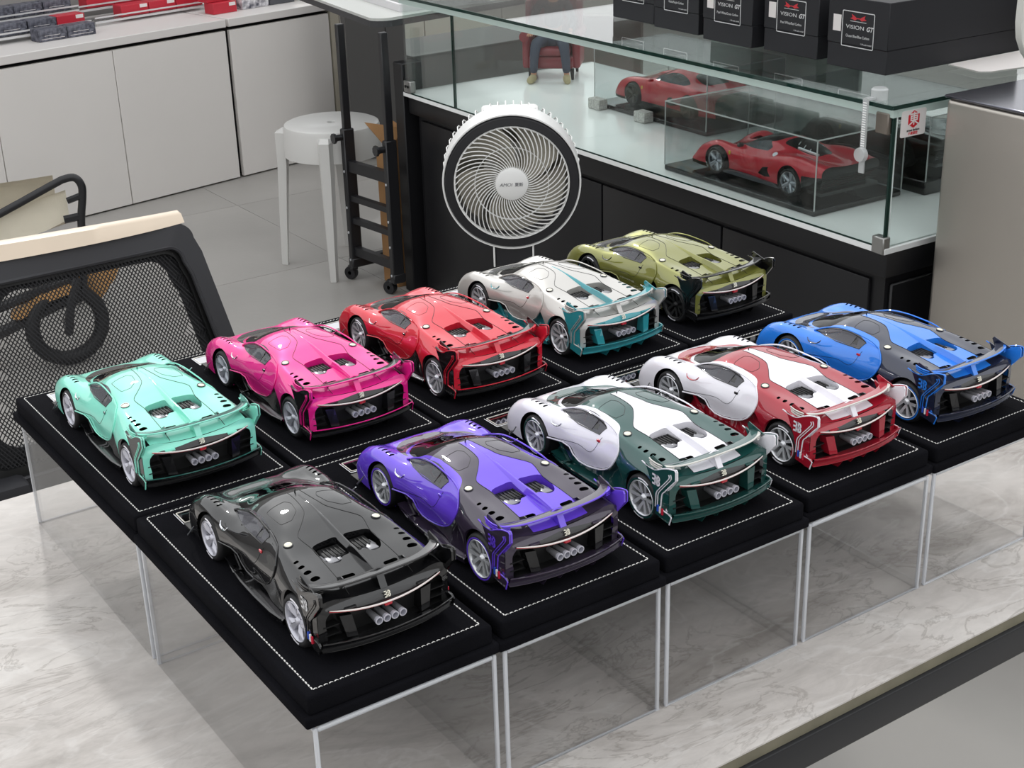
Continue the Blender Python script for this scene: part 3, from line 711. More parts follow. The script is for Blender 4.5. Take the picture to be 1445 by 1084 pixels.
# ================================================================ the ten cases: acrylic riser, velvet base, name plate, model car
VELV = mat('black velvet', '#151519', .95, spec=.05, bump=.3, bscale=900, var=.35, vscale=14)
THR = mat('white thread', '#dcdad6', .7)
PLATE = mat('polished metal plate', '#cfcfd2', .06, metal=1.0)
PBORD = mat('plate border', '#e6e1d6', .4)
PINK_ = mat('plate black field', '#0a0a0b', .08, coat=1.0)
ACR = glass('clear acrylic', '#fdfdfd', .0, .0, ior=1.3)
ACE = glass('acrylic edge', '#e6e8ec', .5, .05, '#f6f8fc', ior=1.7)  # white edge highlights put into the colour, half opaque
def base_meshes():
    out = {}
    w_, l_ = .1384, .3107; ox, oy = .0075, .0072
    out['block'] = MB().rbox(-ox, w_+ox, -oy, l_+oy, -.0165, 0, .0028, 3).mesh('velvet_block', 50)
    out['plinth'] = MB().rbox(-ox-.0042, w_+ox+.0042, -oy-.0030, l_+oy+.0030, -.0242, -.0155, .0020, 3).mesh('velvet_plinth', 50)
    mb = MB(); d = .0042; 
    def run(p, q):
        p = Vector(p); q = Vector(q); L = (q-p).length; n = round(L/d); t = (q-p)/L; s = Vector((-t.y, t.x))
        for i in range(n):
            a = p+t*(i+.12)*L/n; b = p+t*(i+.86)*L/n; c = (a+b)/2; hw = .00052
            mb.add([(a.x+s.x*hw, a.y+s.y*hw, 0), (a.x-s.x*hw, a.y-s.y*hw, 0), (c.x-s.x*hw, c.y-s.y*hw, .0006), (c.x+s.x*hw, c.y+s.y*hw, .0006), (b.x-s.x*hw, b.y-s.y*hw, 0), (b.x+s.x*hw, b.y+s.y*hw, 0)], [(0, 1, 2, 3), (3, 2, 4, 5)])
    run((0, 0), (w_, 0)); run((w_, 0), (w_, l_)); run((w_, l_), (0, l_)); run((0, l_), (0, 0))
    out['stitch'] = mb.mesh('stitching', 0, recalc=False)
    x0, x1, y0, y1 = .021, .117, .279, .3025
    out['plate'] = MB().rbox(x0, x1, y0, y1, .0000, .0014, .0004, 1).mesh('name_plate', 30)
    mb = MB(); ring_prism(mb, rrect(x1-x0-.003, y1-y0-.003, .0008, 1, (x0+x1)/2, (y0+y1)/2), rrect(x1-x0-.0045, y1-y0-.0045, .0006, 1, (x0+x1)/2, (y0+y1)/2), .0014, .0018)
    out['border'] = mb.mesh('plate_border', 0)
    mb = MB(); add_mesh(mb, text_mesh('Bugatti', .012, .0002, shear=.4), Matrix.Translation(((x0+x1)/2, (y0+y1)/2+.002, .0016)) @ Matrix.Rotation(0, 4, 'Z'))
    add_mesh(mb, text_mesh('Vision Gran Turismo', .0045, .0002), Matrix.Translation(((x0+x1)/2, (y0+y1)/2-.008, .0016)))
    out['script'] = mb.mesh('plate_lettering', 0, recalc=False)
    # riser, local origin at the front left top outer corner
    W_, D_, H_, T = .1535, .3215, .8955-TZ-.0004, .0034
    out['top'] = MB().box(T, W_-T, T, D_-T, -T, 0).mesh('top_sheet', 0)
    out['front'] = MB().box(T, W_-T, 0, T, -H_, -T*.6).mesh('front_sheet', 0)
    out['side'] = MB().box(0, T, T, D_-T, -H_, -T*.6).mesh('side_sheet', 0)
    e = []
    for (a, b) in (((0, 0, 0), (W_, 0, 0)), ((0, D_, 0), (W_, D_, 0)), ((0, 0, 0), (0, D_, 0)), ((W_, 0, 0), (W_, D_, 0))):
        pass
    mb = MB()
    for x in (0, W_-T):
        for y in (0, D_-T): mb.rbox(x, x+T, y, y+T, -H_, 0, .0012, 2)
    out['post'] = mb
    out['edgez'] = MB().rbox(0, T, 0, T, -H_, 0, .0012, 2).mesh('corner_edge', 40)
    out['edgex'] = MB().rbox(T, W_-T, 0, T, -T, 0, .0010, 2).mesh('top_edge', 40)
    out['edgey'] = MB().rbox(0, T, T, D_-T, -T, 0, .0010, 2).mesh('top_edge', 40)
    out['foot'] = MB().box(0, W_, 0, T*.55, -H_, -H_+.0012).mesh('foot_edge', 0)
    out['dims'] = (W_, D_, H_, T)
    return out
BM = base_meshes()
def base(label, x, y, yaw):
    t = thing('velvet_base', label, 'display base', (x, y, BZ), yaw, 'velvet display bases')
    obj('velvet_block', BM['block'], VELV, t); obj('velvet_plinth', BM['plinth'], VELV, t)
    obj('stitching', BM['stitch'], THR, t, kind='stuff')
    p = obj('name_plate', BM['plate'], PLATE, t); obj('plate_border', BM['border'], PBORD, p); obj('plate_lettering', BM['script'], PBORD, p)
    return t
def riser(label, x, y, yaw=0):
    W_, D_, H_, T = BM['dims']
    t = thing('acrylic_riser', label, 'display riser', (x, y, .8955), yaw, 'clear acrylic risers')
    obj('top_sheet', BM['top'], ACR, t)
    obj('front_sheet', BM['front'], ACR, t); obj('back_sheet', BM['front'], ACR, t, (0, D_-T, 0))
    obj('side_sheet', BM['side'], ACR, t); obj('side_sheet', BM['side'], ACR, t, (W_-T, 0, 0))
    for xx in (0, W_-T):
        for yy in (0, D_-T): obj('corner_edge', BM['edgez'], ACE, t, (xx, yy, 0))
    obj('top_edge', BM['edgex'], ACE, t); obj('top_edge', BM['edgex'], ACE, t, (0, D_-T, 0)); obj('top_edge', BM['edgey'], ACE, t); obj('top_edge', BM['edgey'], ACE, t, (W_-T, 0, 0))
    obj('foot_edge', BM['foot'], ACE, t); obj('foot_edge', BM['foot'], ACE, t, (0, D_-T, 0))
    return t
rad = math.radians
MINT = paint('mint green paint', '#8ce6d0'); PINK = paint('magenta paint', '#f0228f', .2, .28); CRIM = paint('candy red paint', '#d42036', .2, .28)
SILV = paint('pearl silver paint', '#c4c1bc', .45, .3); TEAL = paint('teal paint', '#2f8f98', .15); OLIV = paint('olive gold paint', '#84853e', .5, .28)
BLKP = paint('piano black paint', '#0b0b0d', 0, .3); VIOL = paint('violet paint', '#6a46da', .1); AUB = paint('aubergine carbon', '#352c3e', .2)
DGRN = paint('dark green paint', '#1a4a46', .2); DRED = paint('deep red paint', '#a2182c', .15); BLUE = paint('azure blue paint', '#2a80e6', .1); NAVY = paint('navy carbon', '#20263c', .2)
CREW = paint('warm translucent white', '#d8d6d0')
rowA = [(-.0001, .0020), (.1603, -.0004), (.3197, -.0009), (.4817, .0025), (.6424, -.0011)]
rowB = [(.0018, .3283), (.1604, .3261), (.3180, .3271), (.4821, .3322), (.6388, .3316)]
nA = ['black', 'purple', 'white and dark green', 'white and red', 'blue']; nB = ['mint green', 'pink', 'red', 'silver and teal', 'olive green']
nth = ['first', 'second', 'third', 'fourth', 'fifth']
for nm, row, yaw, L in (('front', rowA, -.42, nA), ('back', rowB, .42, nB)):
    for i, (x, y) in enumerate(row):
        base('black velvet base with white stitching under the %s model car' % L[i], x, y, rad(yaw))
        riser('clear acrylic riser under the black base of the %s car' % L[i], i*.16-.0073, (-.0094 if nm == 'front' else .3205))
CX, CY = .0678, .1320
def at(row, i, yaw, dx=0, dy=0):
    x, y = row[i]; a = rad(yaw); c, s = math.cos(a), math.sin(a); X, Y = CX+dx, CY+dy
    return x+X*c-Y*s, y+X*s+Y*c, a
def put(row, i, yaw, label, pal, dx=0, dy=0, dr=0, **kw):
    x, y, a = at(row, i, yaw, dx, dy); return car(label, x, y, a+rad(dr), pal, **kw)
MTRIM = paint('deep teal translucent', '#2c5f58')
put(rowA, 0, -.42, 'glossy all black hypercar model with big silver wheels, nearest to the camera', dict(body=BLKP, platelogo=ALU, spine=BLKP, rim=WSP, corner=BLKP, plateout=BLKP, handle=RED, seam=MBL), dx=0.0045, dy=0.004, wheel='blade', arcs=True)
put(rowA, 1, -.42, 'purple and dark violet two tone hypercar model with purple ringed tyres', dict(body=AUB, front=VIOL, door=VIOL, spine=VIOL, cowl=AUB, corner=AUB, plateout=AUB, stripe=VIOL, platein=VIOL, platelogo=VIOL, wing=AUB, wingedge=VIOL, diffuser=AUB, skirt=AUB, handle=VIOL), ring=VIOL)
put(rowA, 2, -.42, 'white and dark green two tone hypercar model with translucent white tail plates', dict(body=DGRN, front=WHT, door=WHT, spine=WHT, cowl=DGRN, corner=DGRN, plateout=DGRN, stripe=WHT, platein=WHT, platelogo=WHT, wing=DGRN, wingedge=CREW, diffuser=DGRN, skirt=DGRN, vane=DGRN, handle=RED), dx=0.0035, dy=0.002, arcs=True, ring=DGRN)
put(rowA, 3, -.42, 'white and deep red two tone hypercar model with white striped tail plates', dict(body=DRED, front=WHT, door=WHT, spine=WHT, cowl=DRED, corner=DRED, plateout=DRED, stripe=WHT, platein=WHT, platelogo=WHT, wing=DRED, wingedge=CREW, diffuser=DRED, skirt=DRED, vane=DRED, mirror=DRED), dx=0.004, dy=0.001, arcs=True)
put(rowA, 4, -.42, 'bright blue and navy two tone hypercar model with blue ringed tyres', dict(body=NAVY, front=BLUE, door=BLUE, spine=BLUE, cowl=NAVY, corner=NAVY, plateout=NAVY, stripe=BLUE, platein=BLUE, platelogo=BLUE, wing=NAVY, wingedge=BLUE, diffuser=NAVY, skirt=NAVY, handle=RED, mirror=NAVY), ring=BLUE)
put(rowB, 0, .42, 'mint green hypercar model with white wheels in the left corner', dict(body=MINT, stripe=MINT, lip=MTRIM, wing=MTRIM, wingedge=MINT, rim=WSP, handle=MTRIM, lamp=MINT), dx=0.0015, dy=0, wheel='blade', arcs=True)
put(rowB, 1, .42, 'metallic pink hypercar model with white wheels', dict(body=PINK, stripe=PINK, lip=PINK, wing=BLKP, wingedge=PINK, rim=WSP), dx=0.005, dy=0.003, wheel='blade')
put(rowB, 2, .42, 'metallic candy red hypercar model between the pink and the silver ones', dict(body=CRIM, stripe=CRIM, lip=CRIM, wing=BLKP, wingedge=CRIM), dx=0.0055, dy=-0.001, arcs=True)
put(rowB, 3, .42, 'silver hypercar model with teal rear corners, wing tips and diffuser', dict(body=SILV, ridge=TEAL, corner=TEAL, plateout=TEAL, stripe=SILV, skirt=TEAL, wing=TEAL, wingedge=SILV, diffuser=TEAL, vane=TEAL, mirror=TEAL, gloss=TEAL, handle=RED, lip2=TEAL), dx=0.005, dy=0.004, arcs=True)
put(rowB, 4, .42, 'olive green hypercar model with black wheels and black tail', dict(body=OLIV, rim=MBL, rimbarrel=MBL, wing=BLKP, mirror=BLKP), dx=0.008, dy=0.005, arcs=True)
# ================================================================ the stone table
def stone_mat():
    m = bpy.data.materials.new('grey veined stone'); m.use_nodes = True; nt = m.node_tree; b = nt.nodes['Principled BSDF']; L = nt.links.new; N = nt.nodes.new
    tc = N('ShaderNodeTexCoord'); mp = N('ShaderNodeMapping'); mp.inputs['Rotation'].default_value = (0, 0, .5); mp.inputs['Scale'].default_value = (1, 2.0, 1); L(tc.outputs['Object'], mp.inputs[0])
    n1 = N('ShaderNodeTexNoise'); n1.inputs['Scale'].default_value = 3.2; n1.inputs['Detail'].default_value = 9; n1.inputs['Roughness'].default_value = .62; n1.inputs['Distortion'].default_value = 1.2; L(mp.outputs[0], n1.inputs[0])
    r1 = N('ShaderNodeValToRGB'); e = r1.color_ramp.elements; e[0].position = .30; e[0].color = lin('#a39d97'); e[1].position = .62; e[1].color = lin('#d1ccc7'); q = e.new(.45); q.color = lin('#c3bdb8'); L(n1.outputs['Fac'], r1.inputs[0])
    # thin wandering veins
    n2 = N('ShaderNodeTexNoise'); n2.inputs['Scale'].default_value = 6.5; n2.inputs['Detail'].default_value = 8; n2.inputs['Roughness'].default_value = .6; n2.inputs['Distortion'].default_value = 2.4; L(mp.outputs[0], n2.inputs[0])
    s2 = N('ShaderNodeMath'); s2.operation = 'SUBTRACT'; s2.inputs[1].default_value = .5; L(n2.outputs['Fac'], s2.inputs[0])
    a2 = N('ShaderNodeMath'); a2.operation = 'ABSOLUTE'; L(s2.outputs[0], a2.inputs[0])
    m2 = N('ShaderNodeMapRange'); m2.inputs[1].default_value = 0; m2.inputs[2].default_value = .026; m2.inputs[3].default_value = .5; m2.inputs[4].default_value = 0; L(a2.outputs[0], m2.inputs[0])
    n3 = N('ShaderNodeTexNoise'); n3.inputs['Scale'].default_value = 3.6; n3.inputs['Detail'].default_value = 2; L(tc.outputs['Object'], n3.inputs[0])
    m3 = N('ShaderNodeMapRange'); m3.inputs[1].default_value = .47; m3.inputs[2].default_value = .56; L(n3.outputs['Fac'], m3.inputs[0])
    mu = N('ShaderNodeMath'); mu.operation = 'MULTIPLY'; L(m2.outputs[0], mu.inputs[0]); L(m3.outputs[0], mu.inputs[1])
    mx = N('ShaderNodeMix'); mx.data_type = 'RGBA'; L(mu.outputs[0], mx.inputs[0]); L(r1.outputs[0], mx.inputs[6]); mx.inputs[7].default_value = lin('#8c857e')
    # pale streaks
    n4 = N('ShaderNodeTexNoise'); n4.inputs['Scale'].default_value = 2.6; n4.inputs['Detail'].default_value = 5; n4.inputs['Distortion'].default_value = 3; L(mp.outputs[0], n4.inputs[0])
    s4 = N('ShaderNodeMath'); s4.operation = 'SUBTRACT'; s4.inputs[1].default_value = .52; L(n4.outputs['Fac'], s4.inputs[0]); a4 = N('ShaderNodeMath'); a4.operation = 'ABSOLUTE'; L(s4.outputs[0], a4.inputs[0])
    m4 = N('ShaderNodeMapRange'); m4.inputs[1].default_value = 0; m4.inputs[2].default_value = .02; m4.inputs[3].default_value = .3; m4.inputs[4].default_value = 0; L(a4.outputs[0], m4.inputs[0])
    my = N('ShaderNodeMix'); my.data_type = 'RGBA'; L(m4.outputs[0], my.inputs[0]); L(mx.outputs[2], my.inputs[6]); my.inputs[7].default_value = lin('#dedbd8')
    n5 = N('ShaderNodeTexNoise'); n5.inputs['Scale'].default_value = 17; n5.inputs['Detail'].default_value = 7; n5.inputs['Roughness'].default_value = .7; n5.inputs['Distortion'].default_value = 1.6; L(mp.outputs[0], n5.inputs[0])
    m5 = N('ShaderNodeMapRange'); m5.inputs[1].default_value = .36; m5.inputs[2].default_value = .60; m5.inputs[3].default_value = .89; m5.inputs[4].default_value = 1.0; L(n5.outputs['Fac'], m5.inputs[0])
    mz = N('ShaderNodeVectorMath'); mz.operation = 'SCALE'; L(my.outputs[2], mz.inputs[0]); L(m5.outputs[0], mz.inputs['Scale'])
    L(mz.outputs[0], b.inputs['Base Color']); b.inputs['Roughness'].default_value = .5; b.inputs['Specular IOR Level'].default_value = .15
    return m
TX0, TX1, TY0, TY1 = -.95, .985, -.0935, .7164
tb = thing('display_table', 'long stone topped table with black metal frame carrying the ten cases', 'table', (0, 0, 0))
STONE = stone_mat(); BEI = mat('raw olive tile edge', '#7d7866', .6, var=.25, vscale=30); FRM = mat('black powder coated metal', '#17181c', .42)
MB().box(TX0, TX1, TY0, TY1, TZ-.0015, TZ).build('stone_top', STONE, tb, 0)
MB().box(TX0, TX1, TY0+.0004, TY1-.0004, TZ-.0125, TZ-.0016).build('stone_edge', BEI, tb, 0)
mb = MB(); y0, y1 = TY0-.004, TY1+.004
mb.rbox(TX0-.004, TX1+.004, y0, y0+.03, TZ-.045, TZ-.0127, .002, 2).rbox(TX0-.004, TX1+.004, y1-.03, y1, TZ-.045, TZ-.0127, .002, 2).rbox(TX0-.004, TX0+.026, y0, y1, TZ-.045, TZ-.0127, .002, 2).rbox(TX1-.026, TX1+.004, y0, y1, TZ-.045, TZ-.0127, .002, 2)
mb.build('table_frame', FRM, tb)
for x in (TX0+.02, TX1-.06):
    for y in (TY0+.03, TY1-.07): MB().rbox(x, x+.04, y, y+.04, 0.001, TZ-.046, .002, 1).build('leg', FRM, tb)

# ================================================================ setting: floor, walls
tag(MB().box(-9.1, 9.0, -9.1, 10.0, -.05, -.003).build('floor', mat('grey grout', '#8a8886', .7), None, 0), kind='structure')
FL = bpy.data.objects['floor']
TILE = mat('grey matt floor tile', '#a29f9b', .42, var=.14, vscale=1.6, spec=.35, bump=.15, bscale=60)
tm = MB().box(.0009, .7991, .0009, .7991, -.002, 0).mesh('tile', 0)
for i in range(-5, 9):
    for j in range(-4, 12):
        obj('tile', tm, TILE, FL, (1.765+.8*i, .15+.8*j, 0))
WL = mat('plain grey wall', '#8f8c8a', .8, var=.06, vscale=2); WD = mat('pale shop wall', '#b4b2b0', .8)
for nm, b in (('wall_left', (-9.1, -9.0, -9.1, 10, 0, 2.4)), ('wall_front', (-9.0, 9, -9.1, -9.0, 0, 2.4)), ('wall_right', (8.9, 9, -9.0, 10, 0, 2.4)), ('wall_back', (-9.0, 8.9, 9.9, 10, 0, 2.4))):
    tag(MB().box(*b).build(nm, WD if nm in ('wall_left', 'wall_front') else WL, None, 0), kind='structure')

# ================================================================ low cabinets along the far wall
CO = Vector((1.458, 4.4097, 0)); CA = math.atan2(.18475, .98279)
def cw(u, n, z=0): return (CO.x+u*math.cos(CA)-n*math.sin(CA), CO.y+u*math.sin(CA)+n*math.cos(CA), z)
LAM = mat('warm white laminate', '#dedad6', .5, var=.03, vscale=3); LAM2 = mat('cabinet top laminate', '#dad6d3', .4); SHG = mat('dark shadow gap', '#1c1b1b', .9); LEDG = mat('cream edge strip', '#b8b2a2', .5)  # SHG: shade of the door and top gaps painted as near-black colour
def cabinet(u0, u1, doors, label):
    t = thing('low_cabinet', label, 'cabinet', cw(u0, 0), CA, 'low cabinets along the far wall'); W_ = u1-u0
    MB().box(.004, W_-.004, .02, .50, .012, .580).build('cabinet_body', SHG, t, 0)
    MB().rbox(0, W_, -.004, .52, .592, .622, .002, 1).build('cabinet_top', LAM2, t)
    for a, b in doors: MB().rbox(a-u0+.0015, b-u0-.0015, 0, .018, .006, .578, .0012, 1).build('cabinet_door', LAM, t)
    return t
cabinet(-1.47, .495, [(-1.465, -.98), (-.98, -.476), (-.476, 0), (0, .493)], 'long low off-white cabinet with plain doors behind the office chair')
cb = cabinet(.507, 1.05, [(.509, .995)], 'short low off-white cabinet behind the white stool')
MB().box(.497, .540, .001, .50, 0.002, .59).build('end_panel', LEDG, cb, 0)
tag(MB().box(0, 4.0, 0, .08, 0, 2.0).build('wall_cabinets', WL, None, 0, cw(-2.9, .56), (0, 0, CA)), kind='structure')
# acrylic steps with small boxes
ACL = glass('shelf acrylic', '#eef0f0', .05, .0, '#e8e8ea', ior=1.35); ACB = glass('bright shelf edge', '#e6e8ea', .6, .1, '#f2f0f0', ior=1.5)
def step(label, u0, u1, n, z, d=.10):
    t = thing('acrylic_step', label, 'shelf', cw(u0, n), CA)
    MB().box(0, u1-u0, 0, d, z-.003, z).build('step_top', ACL, t, 0); MB().box(0, u1-u0, -.003, 0, z-.008, z).build('step_edge', ACB, t, 0); MB().box(0, u1-u0, -.003, 0, z+.010, z+.016).build('step_lip', ACB, t, 0)
    MB().box(0, .003, 0, d, .623, z-.003).build('step_side', ACL, t, 0); MB().box(u1-u0-.003, u1-u0, 0, d, .623, z-.003).build('step_side', ACL, t, 0)
step('lower clear acrylic step with two dark boxes and a red one', -.50, .045, .20, .647)
step('upper clear acrylic step with three dark boxes', -.50, .062, .31, .689)
step('clear acrylic step with three red boxes', .10, .60, .27, .640)
step('high clear acrylic step with two bright red boxes', .10, .42, .38, .672)
DKB = mat('charcoal printed card', '#33343f', .5, var=.55, vscale=70, c2='#70717c'); RDB = mat('red card box', '#c32b3c', .35, var=.08, vscale=20); STK = mat('white sticker', '#e8e2e0', .5); WRAP = mat('pattern card', '#e8e6ea', .4, var=1., vscale=45, c2='#50505c'); GRYB = mat('slate card', '#55565c', .45); SHR = glass('shrink wrap', '#f2f2f5', .04, .05, '#ffffff', ior=1.5)
def smallbox(label, u, n, z, m, w_=.112, h_=.042, d=.06, sticker=False, print_=None, group='small boxed cars on the cabinet'):
    t = thing('model_box', label, 'box', cw(u, n, z), CA, group)
    MB().rbox(0, w_, 0, d, 0.0003, h_, .0012, 1).build('box_body', m, t)
    if sticker: MB().box(w_*.68, w_*.95, -.0008, 0, h_*.62, h_*.92).build('price_sticker', STK, t, 0)
    if print_ is not None:
        mb = MB(); print_(mb, w_, h_); mb.build('box_print', STK, t, 0)
    return t
def pr_line(mb, w_, h_):
    mb.box(w_*.08, w_*.9, -.0006, 0, h_*.20, h_*.23); mb.box(w_*.2, w_*.75, -.0006, 0, h_*.46, h_*.49)
smallbox('dark printed box at the front edge, left of a pair', -.208, .13, .6222, DKB, print_=pr_line); smallbox('dark printed box at the front edge, right of a pair', -.093, .13, .6222, DKB, print_=pr_line)
smallbox('dark box on the lower step, cut by the picture edge', -.425, .215, .647, DKB); smallbox('dark box on the lower step, second from left', -.315, .215, .647, DKB, print_=pr_line); smallbox('dark box on the lower step touching the red box', -.198, .215, .647, DKB, print_=pr_line)
smallbox('single red box on the lower step beside dark boxes', -.083, .215, .647, RDB, sticker=True)
smallbox('dark box on the upper step at the far left', -.305, .32, .689, DKB); smallbox('dark box on the upper step, middle of three', -.190, .32, .689, DKB, print_=pr_line); smallbox('dark box on the upper step, right of three', -.073, .32, .689, DKB, print_=pr_line)
smallbox('red box on the long step, left of three', .222, .28, .640, RDB, w_=.120, sticker=True); smallbox('red box on the long step, middle of three', .345, .28, .640, RDB, w_=.120, sticker=True); smallbox('red box on the long step, right of three', .468, .28, .640, RDB, w_=.120, sticker=True)
smallbox('bright red box on the high step, left one', .142, .39, .672, RDB, w_=.118, h_=.06); smallbox('bright red box on the high step, right one', .262, .39, .672, RDB, w_=.118, h_=.06)
smallbox('red box at the joint of the two cabinets', .528, .12, .6222, RDB, w_=.110, sticker=True); smallbox('red box stacked on another at the cabinet joint', .520, .15, .665, RDB, w_=.112)
smallbox('white and black patterned box beside the red ones', .672, .13, .6222, WRAP, w_=.128, h_=.052)
def pr_slate(mb, w_, h_):
    mb.box(w_*.5, w_*.92, -.0006, 0, h_*.56, h_*.64); mb.box(w_*.12, w_*.4, -.0006, 0, h_*.5, h_*.58)
smallbox('slate grey box between the patterned box and a tin', .806, .13, .6222, GRYB, w_=.122, h_=.050, print_=pr_slate)
t = thing('round_tin', 'shiny champagne coloured round tin at the cabinet end', 'tin', cw(1.005, .20, .6222), CA)
MB().lathe([(0, .0), (.062, .0), (.064, .003), (.064, .075), (.060, .08), (0, .08)], 32).build('tin_body', mat('champagne metal', '#a8a092', .3, metal=.7), t)
mb = MB(); mb.box(-.03, .02, -.0655, -.0635, .040, .046); mb.build('tin_lettering', MBL, t, 0)
# ---- dark cabinet end and far cabinets behind the glass case
DG = mat('dark warm grey laminate', '#4b4a49', .6, var=.1, vscale=2)
t = thing('tall_dark_cabinet', 'tall dark grey cabinet end behind the height adjustable trolley', 'cabinet', (2.375, 4.345, 0), math.atan2(-.074, .189))
MB().box(0, .235, 0, .15, .03, 1.3).build('cabinet_body', DG, t, 0); MB().box(0, .235, .01, .14, 0.001, .03).build('plinth', mat('pale plinth', '#9a9894', .5), t, 0); MB().box(.155, .158, -.001, 0, .03, 1.3).build('panel_joint', SHG, t, 0)
t = thing('low_cabinet', 'far off-white cabinet with grooved doors seen through the glass case', 'cabinet', (3.35, 6.22, 0), 0.01, 'low cabinets along the far wall')
MB().box(0, 2.6, .02, .5, .01, .62).build('cabinet_body', SHG, t, 0); MB().box(-.01, 2.61, -.004, .5, .62, .65).build('cabinet_top', LAM2, t, 0)
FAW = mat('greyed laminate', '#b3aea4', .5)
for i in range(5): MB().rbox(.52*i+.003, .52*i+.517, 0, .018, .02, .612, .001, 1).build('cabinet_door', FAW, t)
t = thing('dark_counter', 'dark grey low counter seen through the left end of the glass case', 'counter', (2.626, 4.262, 0), .04)
MB().box(0, .68, 0, .35, .001, .418).build('counter_body', DG, t, 0); MB().rbox(-.004, .684, -.004, .354, .4185, .426, .001, 1).build('counter_top', DG, t)
t = thing('brown_partition', 'taupe partition behind the glass case', 'partition', (2.750, 3.515, 0), -.9)
MB().box(0, .34, 0, .04, 0.001, .66).build('partition_panel', mat('taupe panel', '#7d7068', .7, var=.1, vscale=4), t, 0)

# ================================================================ glass showcase
SA = -.0236; SO = Vector((1.729, 1.018, 0))
def sw(x, y, z=0): return (SO.x+x*math.cos(SA)-y*math.sin(SA), SO.y+x*math.sin(SA)+y*math.cos(SA), z)
DK, GT, SD, SL = .625, .905, .68, 1.866
SBK = mat('satin black lacquer', '#131316', .42, spec=.4); WDK = mat('white glossy deck', '#eff1f0', .15)
GLS = glass('pale green showcase glass', '#f8fbfa', .0, .0, ior=1.4); GED = glass('green glass edge', '#3d6a5e', .62, .05, '#163a33', ior=1.5); GWE = mat('pale lit glass edge', '#c4d6d0', .2)
t = thing('glass_showcase', 'long glass display case on a black panelled base', 'showcase', sw(0, 0), SA)
MB().box(.035, SD, .02, SL-.02, 0.001, .575).build('base_body', SBK, t, 0)
MB().rbox(.012, SD, 0, SL, .560, .6125, .006, 2).build('base_moulding', SBK, t)
MB().rbox(.0, SD, -.004, SL+.004, .613, DK, .001, 1).build('display_deck', WDK, t)
for a, b in ((.02, .028), (.47, .478), (.915, .923), (1.36, 1.368)): pass
for k in range(4):
    a = .055+k*.443; MB().rbox(.026, .036, a, a+.437, .04, .545, .003, 2).build('base_panel', SBK, t)
MB().rbox(.045, SD-.05, .012, .02, .04, .54, .003, 1).build('end_panel', SBK, t)
MB().rbox(.0, .07, SL+.006, SL+.058, .001, .705, .003, 1).build('end_post', SBK, t)
g = .006
for a, b in ((.008, 1.585), (1.587, SL-.008)): MB().box(.004, .004+g, a, b, DK, GT-g).build('front_glass', GLS, t, 0)
MB().box(.012, SD-.01, .002, .002+g, DK, GT-g).build('end_glass', GLS, t, 0); MB().box(.012, SD-.01, SL-g-.002, SL-.002, DK, GT-g).build('end_glass', GLS, t, 0)
MB().box(SD-g-.004, SD-.004, .01, SL-.01, DK, GT-g).build('back_glass', GLS, t, 0)
MB().box(-.018, SD+.01, -.014, SL+.01, GT-g, GT).build('top_glass', GLS, t, 0)
MB().box(-.020, -.0182, -.014, SL+.01, GT-g-.001, GT+.0004).build('top_glass_edge', GED, t, 0); MB().box(-.018, SD+.01, -.016, -.0142, GT-g-.001, GT+.0004).build('top_glass_edge', GED, t, 0)
MB().box(.0, .012, .0, SL, GT-g-.021, GT-g-.002).build('glass_edge_sheen', GWE, t, 0); MB().box(.012, SD, .0, .010, GT-g-.021, GT-g-.002).build('glass_edge_sheen', GWE, t, 0)  # pale band: glass thickness, with its reflection painted in as solid colour
for y in (.0015, 1.585): MB().box(.003, .011, y, y+.004, DK, GT-g).build('glass_joint', GED, t, 0)
MB().box(.0115, .0135, .0, .0075, DK, GT-g).build('glass_joint', mat('white glass bead', '#e3ece9', .3), t, 0)
MB().box(.0, .002, .0, SL, DK, DK+.003).build('glass_foot', GED, t, 0)
MET = mat('satin hinge metal', '#9a9a98', .3, metal=.8); HBR = mat('bronze hinge', '#857c73', .4, metal=.5)
MB().rbox(-.004, .018, .008, .040, .845, .885, .002, 1).build('hinge', HBR, t); MB().rbox(-.004, .016, -.003, .028, DK-.012, DK+.022, .002, 1).build('hinge', MET, t); MB().rbox(-.003, .016, SL-.045, SL-.006, DK+.002, DK+.036, .002, 1).build('hinge', MET, t)
mb = MB()
for y in (SL-.033, SL-.019): mb.lathe([(0, 0), (.004, 0), (.004, .002), (0, .002)], 10, Matrix.Translation((-.0035, y, DK+.02)) @ Matrix.Rotation(-PI/2, 4, 'Y'))
mb.build('hinge_screw', MBL, t)
# sticker on the end glass
t = thing('shop_sticker', 'small white sticker with a red character on the end glass', 'sticker', sw(.022, .0005, .838), SA)
MB().prism(rrect(.066, .050, .004, 3, .033, .024), -.0012, 0, axis='y').build('sticker_card', STK, t, 0)
REDI = mat('red ink', '#c8202c', .5); INK = mat('black ink', '#141414', .5)
MB().prism([(.033+.017*math.cos(a), .031+.0165*math.sin(a)) for a in [rad(30+60*k) for k in range(6)]], -.0018, -.0012, axis='y').build('sticker_badge', REDI, t, 0)
mb = MB(); add_mesh(mb, text_mesh('東', .026, .0002, bold=.0004), on_face((.033, -.0020, .0305), (1, 0, 0), (0, 0, 1))); mb.build('sticker_character', STK, t, 0)
mb = MB(); add_mesh(mb, text_mesh('street fashion', .0062, .0001, bold=.0002), on_face((.033, -.0014, .0105), (1, 0, 0), (0, 0, 1))); mb.build('sticker_lettering', INK, t, 0)
mb = MB(); add_mesh(mb, text_mesh('小東商社', .0065, .0001, bold=.0002), on_face((.033, -.0014, .0042), (1, 0, 0), (0, 0, 1))); mb.build('sticker_lettering', REDI, t, 0)
